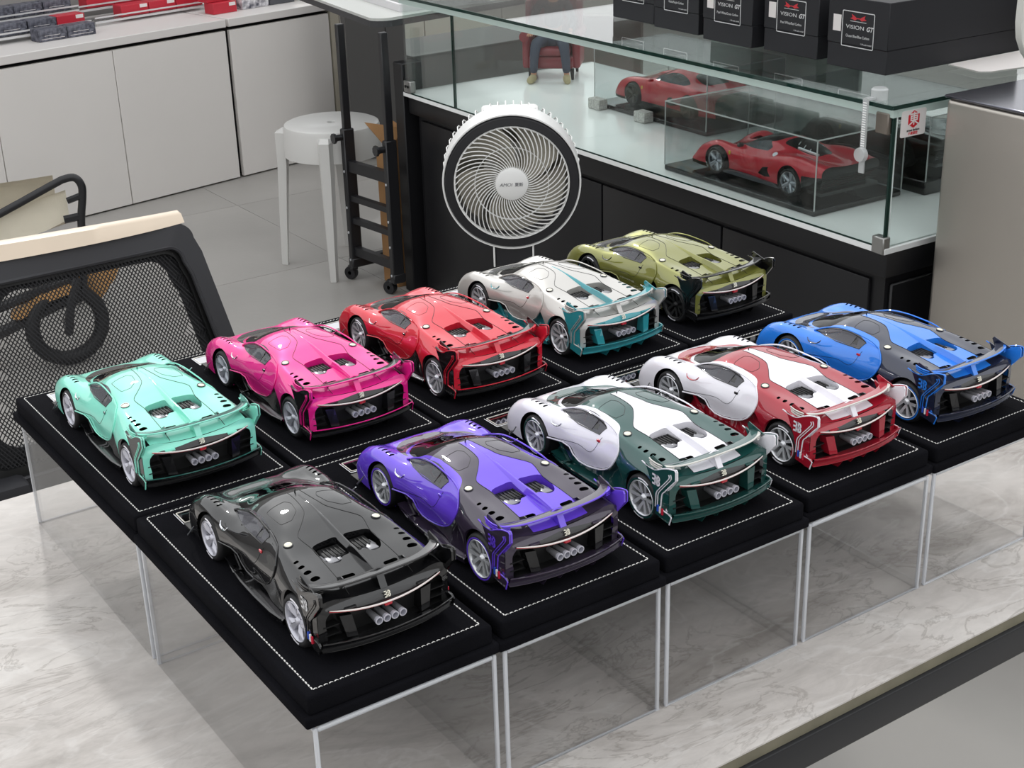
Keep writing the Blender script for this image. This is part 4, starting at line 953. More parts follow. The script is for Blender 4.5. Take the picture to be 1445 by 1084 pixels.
# strap lock
CLP = glass('clear soft plastic', '#e8eaea', .42, .15, '#eef0f0', ior=1.45)
t = thing('strap_lock', 'clear plastic ribbed strap lock hooked over the glass top edge', 'lock', sw(-.022, .045, .8), SA)
MB().lathe([(0, .105), (.016, .105), (.016, .124), (.013, .127), (0, .127)], 24, Matrix.Translation((.03, .0, 0))).build('lock_puck', CLP, t)
MB().box(-.004, .03, -.006, .006, .108, .112).box(-.006, -.003, -.0065, .0065, -.03, .112).build('strap', CLP, t)
mb = MB()
for k in range(22): mb.box(-.0072, -.006, -.004, .004, .0+.0045*k+.008, .002+.0045*k+.008)
mb.build('strap_ribs', mat('near white rib plastic', '#f4f4f4', .3), t, 0)  # near-white ribs along the clear strap
MB().lathe([(0, -.014), (.013, -.014), (.014, -.010), (.014, -.004), (0, -.004)], 24, Matrix.Translation((0, 0, .006)), axis='x').build('lock_button', CLP, t)
# paper card and little things on the glass
t = thing('paper_card', 'white card lying on the glass top beside the black box', 'paper', sw(0, 0, GT+.0004), SA)
MB().prism([(.35, .180), (.338, .090), (.355, .076), (.45, .062), (.60, .14), (.58, .180)], 0, .0012).build('card', mat('white paper', '#ecE6e2', .6), t, 0)
t = thing('beige_tag_box', 'small beige label box on a clear stand behind the card', 'box', sw(.60, .11, GT+.0004), SA)
MB().rbox(0, .03, -.05, .0, .010, .06, .003, 2).build('tag', mat('straw card', '#c2ab77', .5), t); MB().box(-.005, .05, -.06, .01, 0, .009).build('clear_foot', ACL, t, 0)
t = thing('black_carton', 'dark carton with a silver rim behind the beige label box', 'box', sw(.665, -.01, GT+.0004), SA)
MB().rbox(0, .12, 0, .16, 0.0, .2, .003, 1).build('carton_body', MBL, t); MB().box(-.001, 0, .01, .15, .085, .09).build('carton_rim', CHR, t, 0)
# the row of black boxes
BXM = mat('matt black carton', '#1b1b20', .6, var=.06, vscale=30); LBW = mat('label white', '#d8d8d8', .5); LBR = mat('label red', '#c8323c', .5)
FIN = ['Ocean Blue/Blue Carbon', 'Pearl White/Red Carbon', 'Pearl White/Green Carbon', 'Violet/Purple Carbon', 'Gloss Black Carbon']
BL = ['black carton with white framed label at the right end of the row', 'black carton second from the right on the glass top', 'black carton in the middle of the row on the glass top', 'black carton second from the left on the glass top', 'black carton at the left end of the row on the glass top']
for i, (yy, xx) in enumerate(((.1845, .172), (.392, .186), (.580, .172), (.782, .190), (.966, .205))):
    t = thing('model_carton', BL[i], 'box', sw(xx, yy, GT+.0005), SA, 'black model cartons on the showcase')
    W_ = .164
    MB().rbox(0, .405, 0, W_, 0, .0475, .001, 1).build('carton_base', BXM, t); MB().rbox(-.0012, .4062, -.0012, W_+.0012, .048, .142, .0012, 1).build('carton_lid', BXM, t)
    M = on_face((-.0013, W_-.083, .080), (0, -1, 0), (0, 0, 1))
    mb = MB(); ring_prism(mb, rrect(.088, .072, .003, 3), rrect(.0845, .0685, .002, 3), 0, .0004, M); mb.build('label_frame', LBW, t, 0)
    mb = MB(); add_mesh(mb, text_mesh('VISION', .0110, .0001, sx=1.45), M @ Matrix.Translation((-.008, .004, .0002))); add_mesh(mb, text_mesh('GT', .0130, .0001, shear=.35, bold=.0004), M @ Matrix.Translation((.031, .004, .0002)))
    add_mesh(mb, text_mesh(FIN[i], .0078, .0001, sx=.82), M @ Matrix.Translation((0, -.014, .0002))); add_mesh(mb, text_mesh('1:18 scale model', .0045, .0001), M @ Matrix.Translation((.024, -.027, .0002))); mb.box(-.022, .022, .0155, .0165, 0, .0003, M); mb.build('label_lettering', LBW, t, 0)
    mb = MB()
    for s in (-1, 1):
        mb.prism([(s*.003, .022), (s*.010, .026), (s*.019, .030), (s*.016, .024), (s*.022, .021), (s*.014, .0195), (s*.009, .018)], 0, .0004, M=M)
    mb.prism([(-.004, .0235), (.004, .0235), (.004, .0215), (-.004, .0215)], 0, .0004, M=M)
    mb.build('label_logo', LBR, t, 0)
    MB().box(-.0018, -.0012, W_-.036, W_-.014, .072, .105).build('price_sticker', STK, t, 0)

# ---- red cars in acrylic cases
GT_B = Body([
 (2.33, [(0,.42),(.3,.42),(.5,.42),(.62,.42),(.72,.40),(.80,.36),(.84,.30),(.85,.2),(.84,.14)]),
 (2.1, [(0,.62),(.3,.62),(.5,.63),(.68,.66),(.78,.64),(.88,.55),(.93,.42),(.93,.25),(.92,.14)]),
 (1.5, [(0,.76),(.3,.77),(.5,.79),(.68,.83),(.80,.82),(.92,.72),(.975,.5),(.97,.3),(.96,.14)]),
 (.9, [(0,.86),(.3,.87),(.5,.87),(.66,.865),(.79,.85),(.88,.74),(.93,.5),(.93,.35),(.92,.14)]),
 (.2, [(0,1.18),(.3,1.16),(.48,1.10),(.62,.98),(.78,.86),(.87,.76),(.93,.56),(.93,.35),(.90,.14)]),
 (-.2, [(0,1.27),(.3,1.25),(.50,1.18),(.64,1.02),(.80,.87),(.88,.77),(.93,.56),(.93,.35),(.90,.14)]),
 (-.8, [(0,1.22),(.3,1.19),(.50,1.12),(.66,1.0),(.84,.90),(.93,.80),(.96,.6),(.95,.4),(.92,.14)]),
 (-1.4, [(0,1.05),(.3,1.03),(.48,.98),(.68,.94),(.86,.90),(.97,.80),(.985,.6),(.98,.4),(.96,.14)]),
 (-1.9, [(0,.92),(.3,.91),(.48,.90),(.68,.89),(.82,.85),(.92,.74),(.95,.55),(.93,.35),(.90,.16)]),
 (-2.3, [(0,.86),(.3,.85),(.45,.84),(.60,.81),(.72,.76),(.80,.66),(.82,.5),(.80,.35),(.78,.2)])])
SP_B = Body([
 (2.32, [(0,.30),(.3,.30),(.5,.30),(.62,.32),(.74,.33),(.84,.30),(.90,.24),(.92,.18),(.90,.12)]),
 (2.0, [(0,.48),(.3,.49),(.5,.54),(.68,.62),(.80,.63),(.92,.54),(.97,.40),(.98,.25),(.96,.12)]),
 (1.4, [(0,.62),(.3,.63),(.48,.68),(.66,.80),(.80,.82),(.94,.72),(1.0,.5),(.99,.3),(.98,.12)]),
 (.9, [(0,.78),(.3,.78),(.48,.77),(.62,.76),(.76,.74),(.86,.66),(.90,.45),(.88,.3),(.86,.12)]),
 (.3, [(0,1.06),(.3,1.04),(.46,.96),(.60,.82),(.74,.70),(.84,.62),(.88,.42),(.88,.28),(.86,.12)]),
 (-.2, [(0,1.14),(.3,1.12),(.50,1.04),(.64,.90),(.80,.76),(.88,.66),(.92,.48),(.92,.3),(.90,.12)]),
 (-.7, [(0,1.08),(.3,1.06),(.50,1.0),(.66,.92),(.82,.86),(.94,.76),(.97,.55),(.96,.35),(.94,.12)]),
 (-1.4, [(0,.92),(.3,.90),(.50,.90),(.68,.95),(.84,.94),(.98,.80),(1.02,.6),(1.01,.4),(1.0,.2)]),
 (-2.0, [(0,.84),(.3,.84),(.50,.86),(.68,.90),(.86,.88),(.97,.78),(1.0,.64),(1.0,.5),(.98,.42)]),
 (-2.35, [(0,.82),(.3,.83),(.50,.85),(.68,.87),(.84,.84),(.92,.78),(.94,.72),(.94,.66),(.92,.62)])])
def star_wheel(R, W_, rim, n=5):
    out = {'tire': MB().lathe([(rim, -W_/2+.02), (R-.02, -W_/2), (R, -W_/2+.04), (R, W_/2-.04), (R-.03, W_/2), (rim+.004, W_/2-.008), (rim, W_/2-.02)], 40, axis='x').mesh('tire', 60),
           'barrel': MB().lathe([(rim+.003, W_/2-.004), (rim-.016, W_/2), (rim-.03, W_/2-.05), (rim-.03, -W_/2+.03), (0, -W_/2+.05)], 40, axis='x').mesh('rim_barrel', 60)}
    sp = []
    for k in range(n):
        a = 2*PI*k/n; Q = lambda r, t, x: (x, r*math.cos(a)-t*math.sin(a), r*math.sin(a)+t*math.cos(a))
        for sg in (-1, 1):
            V = [Q(.02, 0, W_/2-.03), Q(.05, sg*.04, W_/2-.05), Q(rim-.01, sg*.052, W_/2-.008), Q(rim-.01, sg*.012, W_/2-.004), Q(rim*.5, sg*.004, W_/2-.006)]
            Vb = [(p[0]-.04, p[1], p[2]) for p in V]; n_ = 5
            sp.append(MB().add(V+Vb, [tuple(range(5)), tuple(range(5, 10))[::-1]]+[(i, (i+1) % n_, n_+(i+1) % n_, n_+i) for i in range(n_)]).mesh('spoke', 0))
    out['sp'] = sp; return out
SW = star_wheel(.345, .27, .265)
ROSS = paint('scarlet paint', '#d93040', .1); YEL = mat('yellow shield', '#e8c53a', .4)
def sportcar(label, loc, yaw, B, kind, body, k=.0885, rimm=None):
    t = thing('model_car', label, 'model car', loc, yaw, scale=k, group='big sports car models in the glass case')
    S = B.half(110); fy, ry = 1.33, -1.32
    _, S = cutp(S, circ(fy, .34, .40), 'side', side); _, S = cutp(S, circ(ry, .34, .42), 'side', side)
    if kind == 'gt':
        WN = sm([(.62,.90),(.35,1.02),(0,1.14),(-.4,1.17),(-.8,1.08),(-1.05,.97)], 4, False)+[(-.9,.93),(0,.895)]
        WSC = sm([(0,.86),(.3,.82),(.52,.66),(.58,.45),(.50,.25),(.25,.12),(0,.08)], 4, False)+[(-.2,.08),(-.2,.86)]
        RW = sm([(0,-.85),(.3,-.88),(.42,-1.0),(.45,-1.35),(.35,-1.55),(0,-1.6)], 4, False)+[(-.2,-1.6),(-.2,-.85)]
    else:
        WN = sm([(.80,.80),(.5,.93),(.15,1.06),(-.1,1.08)], 4, False)+[(-.32,.95),(-.25,.86),(.3,.80)]
        WSC = sm([(0,1.08),(.3,1.02),(.50,.82),(.53,.5),(.5,0),(.46,-.25),(.3,-.36),(0,-.38)], 4, False)+[(-.2,-.38),(-.2,1.08)]
        RW = sm([(0,-.48),(.30,-.50),(.42,-.62),(.36,-1.2),(.22,-1.5),(0,-1.52)], 4, False)+[(-.2,-1.52),(-.2,-.48)]
    win, S = cutp(S, WN, 'side', side); wsc, S = cutp(S, WSC, 'top', lambda V: V[:, 2]-.5); rw, S = cutp(S, RW, 'top', lambda V: V[:, 2]-.5)
    if kind == 'sp': low, S = cutp(S, [(-2.5,.1),(-1.0,.1),(-1.0,.2),(-1.72,.30),(-1.75,.60),(-2.5,.66)], 'side', side)
    low2, S = cut(S, .21-S[0][:, 2])
    obj('body_shell', both(S).mesh('body_shell', 180), body, t); obj('rocker_panel', both(low2).mesh('rocker_panel', 180), MBL, t)
    if kind == 'sp': obj('rear_quarter', both(low).mesh('rear_quarter', 180), BLK, t)
    obj('windscreen', both(wsc).mesh('windscreen', 180), DGL if kind == 'gt' else BLK, t); obj('rear_window', both(rw).mesh('rear_window', 180), BLK, t)
    for s in (-1, 1):
        obj('side_window', one(win, s).mesh('side_window', 180), SGL, t)
        for ay, key in ((fy, 0), (ry, 1)):
            w_ = obj('wheel', SW['barrel'], CHR if rimm is None else rimm, t, (s*(.87 if ay > 0 else .88), ay, .345), (0, 0, PI if s < 0 else 0))
            obj('tire', SW['tire'], RUB, w_)
            for q in SW['sp']: obj('spoke', q, (WSP if rimm is None else rimm), w_)
        x = B.x_at(.95, .60)
        obj('shield_badge', MB().rbox(*sorted((s*(x-.02), s*(x+.008))), .90, .97, .56, .66, .01, 1).mesh('shield_badge'), YEL, t)
        obj('side_mirror', MB().rbox(*sorted((s*.86, s*1.03)), .42, .52, .86, .95, .03, 3).mesh('side_mirror'), BLK if kind == 'sp' else body, t)
        # flank intake
        z0 = .42
        obj('flank_intake', MB().prism([(-.75,.60),(-.35,.52),(-.2,.34),(-.45,.30),(-.8,.36)], *sorted((s*(B.x_at(-.5,.45)-.03), s*(B.x_at(-.5,.45)+.003))), axis='x').mesh('flank_intake', 0), BLK, t)
    rr = B.section(B.ys[0]); 
    for yy, nm in ((B.ys[-1], 'nose_panel'), (B.ys[0], 'tail_panel')):
        rr = B.section(yy); n = len(rr); obj(nm, MB().add([(x, yy, z) for x, z in rr]+[(-x, yy, z) for x, z in rr][::-1], [tuple(range(2*n))]).mesh(nm, 0), body if nm == 'nose_panel' else BLK, t)
    mb = MB(); mb.rbox(-.70, .70, -2.2, 2.1, .12, .42, .05, 2); mb.rbox(-.62, .62, -.9, -.75, .4, .85, .04, 2); obj('chassis', mb.mesh('chassis'), MBL, t)
    mb = MB()
    for s in (-1, 1): mb.rbox(*sorted((s*.12, s*.55)), -.5, .1, .42, .62, .05, 2); mb.rbox(*sorted((s*.14, s*.52)), -.62, -.42, .5, 1.0, .05, 2)
    obj('seat', mb.mesh('seat'), SEAT, t)
    if kind == 'sp':
        x = B.x_at(-.75, .86)
        obj('number_roundel', MB().lathe([(0, .012), (.07, .012), (.07, 0)], 20, on_face((-.80, -.62, B.z_at(.80, -.62)-.0), (.8, 0, .6), (0, 1, 0)) @ Matrix.Rotation(0, 4, 'X')).mesh('number_roundel'), WHT, t)
        mb = MB()
        for q in range(3): mb.tube([(-.10-.02*q, -.75-.2*q, B.z_at(.1, -.75-.2*q)+.01), (-.24-.02*q, -.83-.2*q, B.z_at(.24, -.83-.2*q)+.01)], .012, 5)
        mb.tube([(-.36, -.95, B.z_at(.36, -.95)+.015), (-.22, -1.5, B.z_at(.22, -1.5)+.02)], .035, 6); obj('engine_strake', mb.mesh('engine_strake'), ALU, t)
        mb = MB()
        for q in range(6): mb.box(-.92, .92, -2.38+.012*q, -2.36+.012*q, .60-.045*q, .615-.045*q)
        mb.box(-.93, .93, -2.36, -1.9, .2, .28); obj('tail_blade', mb.mesh('tail_blade', 0), BLK, t)
        mb = MB(); mb.prism([(-1.0,.12),(1.0,.12),(1.05,.16),(.6,.22),(-.8,.2)], -1.0, -.9, axis='x'); mb.prism([(-1.0,.12),(1.0,.12),(1.05,.16),(.6,.22),(-.8,.2)], .9, 1.0, axis='x'); obj('side_blade', mb.mesh('side_blade', 0), GRYB, t)
    else:
        obj('tail_lamp', MB().box(-.75, -.45, -2.32, -2.29, .68, .71).box(.45, .75, -2.32, -2.29, .68, .71).mesh('tail_lamp', 0), RED, t)
        mb = MB()
        for s in (-1, 1):
            for q in (0, .13): mb.cyl((s*(.5+q), -2.38, .3), (s*(.5+q), -2.2, .3), .05, n=14)
        obj('exhaust_pipe', mb.mesh('exhaust_pipe'), CHR, t)
    return t
PB = mat('gloss black plinth', '#0d0d0f', .15, coat=.6); CSE = glass('acrylic case edge', '#e8eaea', .45, .05, '#eceeee', ior=1.5); CCL = glass('clean case acrylic', '#f1f3f3', .0, .0, ior=1.35)
def acase(label, x0, y0, L, D, H, m=None, bh=.012):
    t = thing('acrylic_case', label, 'display case', sw(x0, y0, DK+.0004), SA, 'acrylic car cases in the showcase')
    MB().rbox(0, D, 0, L, 0, bh, .002, 1).build('case_base', m or PB, t); T = .003
    MB().box(0, T, 0, L, bh, H).build('case_wall', CCL, t, 0); MB().box(D-T, D, 0, L, bh, H).build('case_wall', CCL, t, 0); MB().box(T, D-T, 0, T, bh, H).build('case_wall', CCL, t, 0); MB().box(T, D-T, L-T, L, bh, H).build('case_wall', CCL, t, 0)
    MB().box(T, D-T, T, L-T, H-T, H).build('case_lid', CCL, t, 0)
    e = .0022
    for x in (-.0005, D-e):
        for y in (-.0005, L-e): MB().box(x, x+e, y, y+e, bh, H).build('case_edge', CSE, t, 0)
        MB().box(x, x+e, 0, L, H-e, H+.0004).build('case_edge', CSE, t, 0)
    for y in (-.0005, L-e): MB().box(0, D, y, y+e, H-e, H+.0004).build('case_edge', CSE, t, 0)
    return t
acase('acrylic case over the red open-top sports car at the glass corner', .043, .232, .487, .255, .160)
sportcar('red open-top sports car model with black cabin and star wheels', sw(.165, .462, DK+.0130), SA, SP_B, 'sp', ROSS)
acase('acrylic case over the red coupe model further back', .318, .895, .47, .26, .165)
sportcar('red coupe model with yellow shield badge and dark wheels', sw(.445, 1.13, DK+.0130), SA, GT_B, 'gt', ROSS, k=.0885, rimm=mat('dark grey wheel', '#54534e', .35, metal=.6))
acase('acrylic case over the black sports car at the back', .335, .20, .47, .27, .17, bh=.03)
sportcar('black sports car model behind the red open-top one', sw(.47, .43, DK+.0310), SA, SP_B, 'sp', BLKP, rimm=MBL)
t = thing('white_board', 'pale board standing behind the red coupe case', 'board', sw(.64, .70, DK+.0005), SA)
MB().rbox(0, .012, 0, .56, 0, .24, .001, 1).build('board', mat('pale green board', '#cfdcd4', .5), t)
FOAM = mat('speckled foam', '#c4c2be', .7, var=.4, vscale=200)
t = thing('foam_pad', 'pair of speckled foam pads at the red coupe case corner', 'pad', sw(.285, 1.30, DK+.0005), SA)
MB().rbox(0, .03, 0, .05, 0, .028, .002, 1).build('pad', FOAM, t)
t = thing('foam_pad', 'speckled foam pad in front of the red coupe case', 'pad', sw(.283, 1.10, DK+.0005), SA)
MB().rbox(0, .032, 0, .045, 0, .028, .002, 1).build('pad', FOAM, t)

# ---- seated figurine in a red wing chair
FS = .205
FGX, FGY = 2.235, 2.775; FYAW = math.atan2(-.70, -.66)+PI/2
LEA = mat('oxblood leather', '#7d1f2a', .4, coat=.2); JEAN = mat('blue grey denim', '#3c4354', .8, var=.2, vscale=30); JKT = mat('dark jacket cloth', '#26262c', .8); SHOE = mat('beige suede', '#a79b78', .8); SKN = mat('skin', '#b98468', .5); HAIR = mat('black hair', '#15120f', .6)
t = thing('wing_armchair', 'miniature oxblood wing armchair on the white deck', 'armchair', (FGX, FGY, DK+.0004), FYAW, scale=FS)
MB().rbox(-.33, .33, -.33, .30, .16, .34, .04, 3).build('seat_frame', LEA, t); MB().rbox(-.28, .28, -.36, .22, .342, .46, .05, 3).build('seat_cushion', LEA, t)
MB().rbox(-.34, .34, .24, .40, .30, 1.12, .06, 3).build('backrest', LEA, t)
for s in (-1, 1):
    mb = MB(); mb.rbox(*sorted((s*.30, s*.42)), -.30, .32, .16, .60, .04, 3); mb.cyl((s*.38, -.34, .62), (s*.38, .30, .62), .075, n=16); mb.build('armrest', LEA, t)
    MB().rbox(*sorted((s*.33, s*.41)), .02, .34, .66, 1.08, .035, 3).build('wing', LEA, t)
    for y in (-.28, .30): MB().cyl((s*.30, y, .16), (s*.31, y*1.05, 0), .035, .02, n=10).build('leg', MBL, t)
def skin(name, verts, edges, m, parent, sub=2, root=0):
    me = bpy.data.meshes.new(name); me.from_pydata([v[:3] for v in verts], edges, []); o = bpy.data.objects.new(name+'_cage', me); COL.objects.link(o)
    md = o.modifiers.new('skin', 'SKIN'); md.use_smooth_shade = True; md.branch_smoothing = .6
    for i, v in enumerate(verts):
        r = v[3]; r = r if isinstance(r, tuple) else (r, r); me.skin_vertices[0].data[i].radius = r; me.skin_vertices[0].data[i].use_root = (i == root)
    sb = o.modifiers.new('sub', 'SUBSURF'); sb.levels = sub; sb.render_levels = sub
    dg = bpy.context.evaluated_depsgraph_get(); nm = bpy.data.meshes.new_from_object(o.evaluated_get(dg)); bpy.data.objects.remove(o); bpy.data.meshes.remove(me)
    nm.name = name; nm.materials.clear(); shade(nm, 180); return obj(name, nm, m, parent)
t = thing('figurine', 'miniature seated man in blue jeans and beige shoes on the red armchair', 'figurine', (FGX, FGY, DK+.0004), FYAW, scale=FS)
V = [(0,.02,.53,(.15,.11)), (0,.06,.70,(.13,.10)), (0,.08,.90,(.16,.11)), (0,.07,1.04,(.12,.09)), (0,.05,1.13,.055), (0,.02,1.20,.05),
     (.10,-.02,.52,.095), (.20,-.42,.54,.075), (.23,-.44,.30,.058), (.24,-.43,.09,.042), (.26,-.52,.045,.04),
     (-.10,-.02,.52,.095), (-.20,-.42,.54,.075), (-.23,-.44,.30,.058), (-.24,-.43,.09,.042), (-.26,-.52,.045,.04),
     (.20,.06,1.03,.06), (.30,-.05,.80,.045), (.28,-.26,.68,.036), (-.20,.06,1.03,.06), (-.30,-.05,.80,.045), (-.28,-.26,.68,.036)]
Eg = [(0,1),(1,2),(2,3),(3,4),(4,5),(0,6),(6,7),(7,8),(8,9),(9,10),(0,11),(11,12),(12,13),(13,14),(14,15),(3,16),(16,17),(17,18),(3,19),(19,20),(20,21)]
body = skin('body', V, Eg, SKN, t)
LV = [(0,.02,.55,(.165,.125)), (.10,-.02,.53,.105), (.20,-.42,.545,.085), (.23,-.44,.30,.068), (.24,-.43,.11,.058), (-.10,-.02,.53,.105), (-.20,-.42,.545,.085), (-.23,-.44,.30,.068), (-.24,-.43,.11,.058)]
skin('jeans', LV, [(0,1),(1,2),(2,3),(3,4),(0,5),(5,6),(6,7),(7,8)], JEAN, t)
JV = [(0,.03,.62,(.16,.13)), (0,.08,.90,(.175,.125)), (0,.07,1.05,(.13,.10)), (.20,.06,1.035,.072), (.30,-.05,.80,.056), (.285,-.24,.69,.046), (-.20,.06,1.035,.072), (-.30,-.05,.80,.056), (-.285,-.24,.69,.046)]
skin('jacket', JV, [(0,1),(1,2),(2,3),(3,4),(4,5),(2,6),(6,7),(7,8)], JKT, t)
for s in (-1, 1):
    skin('shoe', [(s*.24,-.40,.06,.06), (s*.25,-.52,.055,.06), (s*.28,-.64,.045,.052)], [(0,1),(1,2)], SHOE, t)
    # hand resting on the arm: palm and five fingers in one skinned chain
    hx, hy, hz = s*.285, -.28, .675
    HV = [(hx,hy,hz,.034), (hx,hy-.06,hz-.005,(.040,.018)), (hx,hy-.10,hz-.008,(.040,.015))]; HE = [(0,1),(1,2)]
    for q, (dx, ln) in enumerate(((-.032,.07),(-.011,.082),(.011,.076),(.032,.058))):
        b = len(HV); HV += [(hx+dx,hy-.105,hz-.008,.010), (hx+dx*1.1,hy-.105-ln*.5,hz-.012,.009), (hx+dx*1.1,hy-.105-ln,hz-.03,.007)]; HE += [(2,b),(b,b+1),(b+1,b+2)]
    b = len(HV); HV += [(hx-s*.045,hy-.06,hz-.01,.011), (hx-s*.06,hy-.10,hz-.02,.009)]; HE += [(1,b),(b,b+1)]
    skin('hand', HV, HE, SKN, body, 1)
bm = bmesh.new(); bmesh.ops.create_uvsphere(bm, u_segments=24, v_segments=16, radius=.105)
for v in bm.verts:
    v.co.z *= 1.25; v.co.x *= .84
    if v.co.y < -.05 and abs(v.co.x) < .03 and -.04 < v.co.z < .02: v.co.y -= .022
    if v.co.y < -.05 and .015 < abs(v.co.x) < .05 and .015 < v.co.z < .05: v.co.y += .010
    if v.co.z < -.05: v.co.x *= .86
    v.co += Vector((0, .0, 1.29))
me = bpy.data.meshes.new('head'); bm.to_mesh(me); bm.free(); shade(me, 180); hd = obj('head', me, SKN, t)
mb = MB()
for s in (-1, 1): mb.lathe([(0, .012), (.012, .0)], 8, Matrix.Translation((s*.034, -.088, 1.315)) @ Matrix.Rotation(PI/2, 4, 'X'))
mb.build('eye', INK, hd); MB().tube([(-.03, -.086, 1.235), (0, -.094, 1.232), (.03, -.086, 1.235)], .006, 5).build('mouth', LEA, hd)
for s in (-1, 1): MB().rbox(*sorted((s*.084, s*.098)), -.015, .02, 1.27, 1.33, .006, 2).build('ear', SKN, hd)
MB().lathe([(.0, .14), (.05, .132), (.085, .09), (.098, .04), (.10, -.0), (.093, -.04)], 20, Matrix.Translation((0, .018, 1.30)) @ Matrix.Diagonal((.92, 1.05, 1, 1))).build('hair', HAIR, hd)

# ================================================================ steel cabinet and device at the right edge
STL = mat('brushed stainless steel', '#c6c0b8', .34, metal=.9, var=.08, vscale=3, bump=.08, bscale=400)
t = thing('steel_cabinet', 'brushed stainless steel cabinet at the right edge', 'cabinet', (1.806, .9635, 0), -.05)
MB().rbox(0, .60, -.60, 0, .0015, .914, .010, 3).build('steel_body', STL, t)
MB().rbox(-.003, .603, -.603, .003, .9145, .9205, .002, 1).build('steel_top', mat('polished steel top', '#6c6c76', .14, metal=.9), t)
t = thing('white_frame_device', 'white rounded device with blue grey panel at the top right corner', 'device', (2.006, .80, .9208), -.55)
P_ = lambda w_, h_, r: [(x, z+.19) for x, z in rrect(w_, h_, r, 6)]
mb = MB(); ring_prism(mb, P_(.30, .34, .11), P_(.26, .30, .09), -.015, .015, axis='y'); mb.build('frame', mat('white plastic', '#dcdcd6', .35), t)
MB().prism(P_(.26, .30, .09), -.010, .010, axis='y').build('panel', mat('blue grey panel', '#5b6078', .4), t)
MB().rbox(-.08, .08, -.05, .05, 0, .022, .008, 2).build('stand', MATS['white plastic'], t)

# ================================================================ fan
WP = mat('white fan plastic', '#e9e9e7', .4); BP = mat('black fan ring', '#1a1a1e', .45); GRY = mat('grey print', '#77777a', .5); BLD = mat('warm grey fan blade', '#a5a093', .45)
FC = Vector((1.329, 1.688, .688)); FY = math.atan2(CAMP.y-FC.y, CAMP.x-FC.x)+PI/2
t = thing('air_circulator_fan', 'white round floor fan with black ring on a slim stand', 'fan', (FC.x, FC.y, 0), FY)
# head frame: front faces -Y
TM = Matrix.Translation((0, 0, FC.z)) @ Matrix.Rotation(rad(1), 4, 'X')
def fl(prof, n=64): return MB().lathe(prof, n, TM, axis='y')
fl([(.137, -.004), (.1455, -.004), (.1465, .05), (.1465, .075), (.141, .078), (.133, .03)], 72).build('fan_housing', WP, t)
fl([(.1215, -.008), (.124, -.012), (.139, -.010), (.1435, -.002), (.139, .004), (.1215, .004)], 72).build('front_ring', BP, t)
fl([(.1435, -.007), (.1462, -.007), (.1468, -.001), (.1452, .004), (.1435, .002)], 72).build('ring_trim', WP, t)
fl([(.1185, -.010), (.122, -.012), (.122, -.004), (.1185, -.004)], 72).build('inner_ring', WP, t); fl([(.0765, -.013), (.0785, -.0145), (.0785, -.011), (.0765, -.011)], 64).build('mid_ring', WP, t)
for k in range(52):
    a0 = 2*PI*k/52; pts = []
    for q in range(9):
        u = q/8; r = .033+.087*u; a = a0+.85*u**1.1
        pts.append(tuple(TM @ Vector((r*math.cos(a), -.0125-.0045*math.sin(PI*u), r*math.sin(a)))))
    MB().tube(pts, [.0014]*9, 4).build('grille_spoke', WP, t)
fl([(0, -.022), (.028, -.021), (.034, -.018), (.0355, -.010), (0, -.010)], 48).build('hub_badge', WP, t)
mb = MB(); add_mesh(mb, text_mesh('AMOI', .0105, .0001, shear=.25, sx=1.0), TM @ on_face((-.0125, -.0222, .0), (1, 0, 0), (0, 0, 1))); add_mesh(mb, text_mesh('夏新', .0090, .0001, bold=.0001), TM @ on_face((.0150, -.0222, .0), (1, 0, 0), (0, 0, 1))); mb.build('hub_lettering', GRY, t, 0)
for k in range(5):
    a0 = 2*PI*k/5; rows = []
    for q in range(8):
        u = q/7; r = .03+.085*u; row = []
        for v in np.linspace(0, 1, 6):
            a = a0+.5*u+v*(1.05); row.append(tuple(TM @ Vector((r*math.cos(a), .012+.03*v, r*math.sin(a)))))
        rows.append(row)
    MB().grid(rows).build('fan_blade', BLD, t)
fl([(0, .01), (.032, .012), (.034, .05), (0, .055)], 32).build('blade_hub', BLD, t)
# rear guard: radial fins over the drum and a checkered back grid
mb = MB()
for k in range(54):
    a = 2*PI*k/54; c, s = math.cos(a), math.sin(a)
    if s < -.2: continue
    pts = [(.1455*c, .072, .1455*s), (.1475*c, .10, .1475*s), (.1445*c, .122, .1445*s), (.115*c, .14, .115*s), (.05*c, .146, .05*s)]
    MB().tube([tuple(TM @ Vector(p)) for p in pts], .0016, 4).build('guard_fin', WP, t)
fl([(.113, .124), (.117, .124), (.117, .128), (.113, .128)], 48).build('guard_ring', WP, t); fl([(0, .11), (.062, .11), (.066, .125), (.066, .15), (.05, .165), (0, .168)], 40).build('motor_housing', WP, t)
fl([(.06, .10), (.132, .095), (.132, .097), (.06, .102)], 48).build('back_guard', mat('dim back guard', '#6e6b62', .6), t)
MB().rbox(-.062, .062, .085, .135, FC.z+.09, FC.z+.137, .010, 3).build('control_hood', WP, t)
mb = MB()
for s in (-1, 1): mb.rbox(*sorted((s*.040, s*.044)), .0, .03, .50, FC.z-.13, .001, 1)
mb.build('yoke_rail', WP, t); MB().rbox(-.040, .040, .004, .028, .50, FC.z-.135, .003, 1).build('neck', BP, t)
MB().rbox(-.028, .028, .0, .03, .03, .50, .010, 2).build('pole', BP, t)
MB().lathe([(0, .03), (.09, .028), (.13, .012), (.132, 0.0005), (0, 0.0005)], 40).build('base_plate', BP, t)

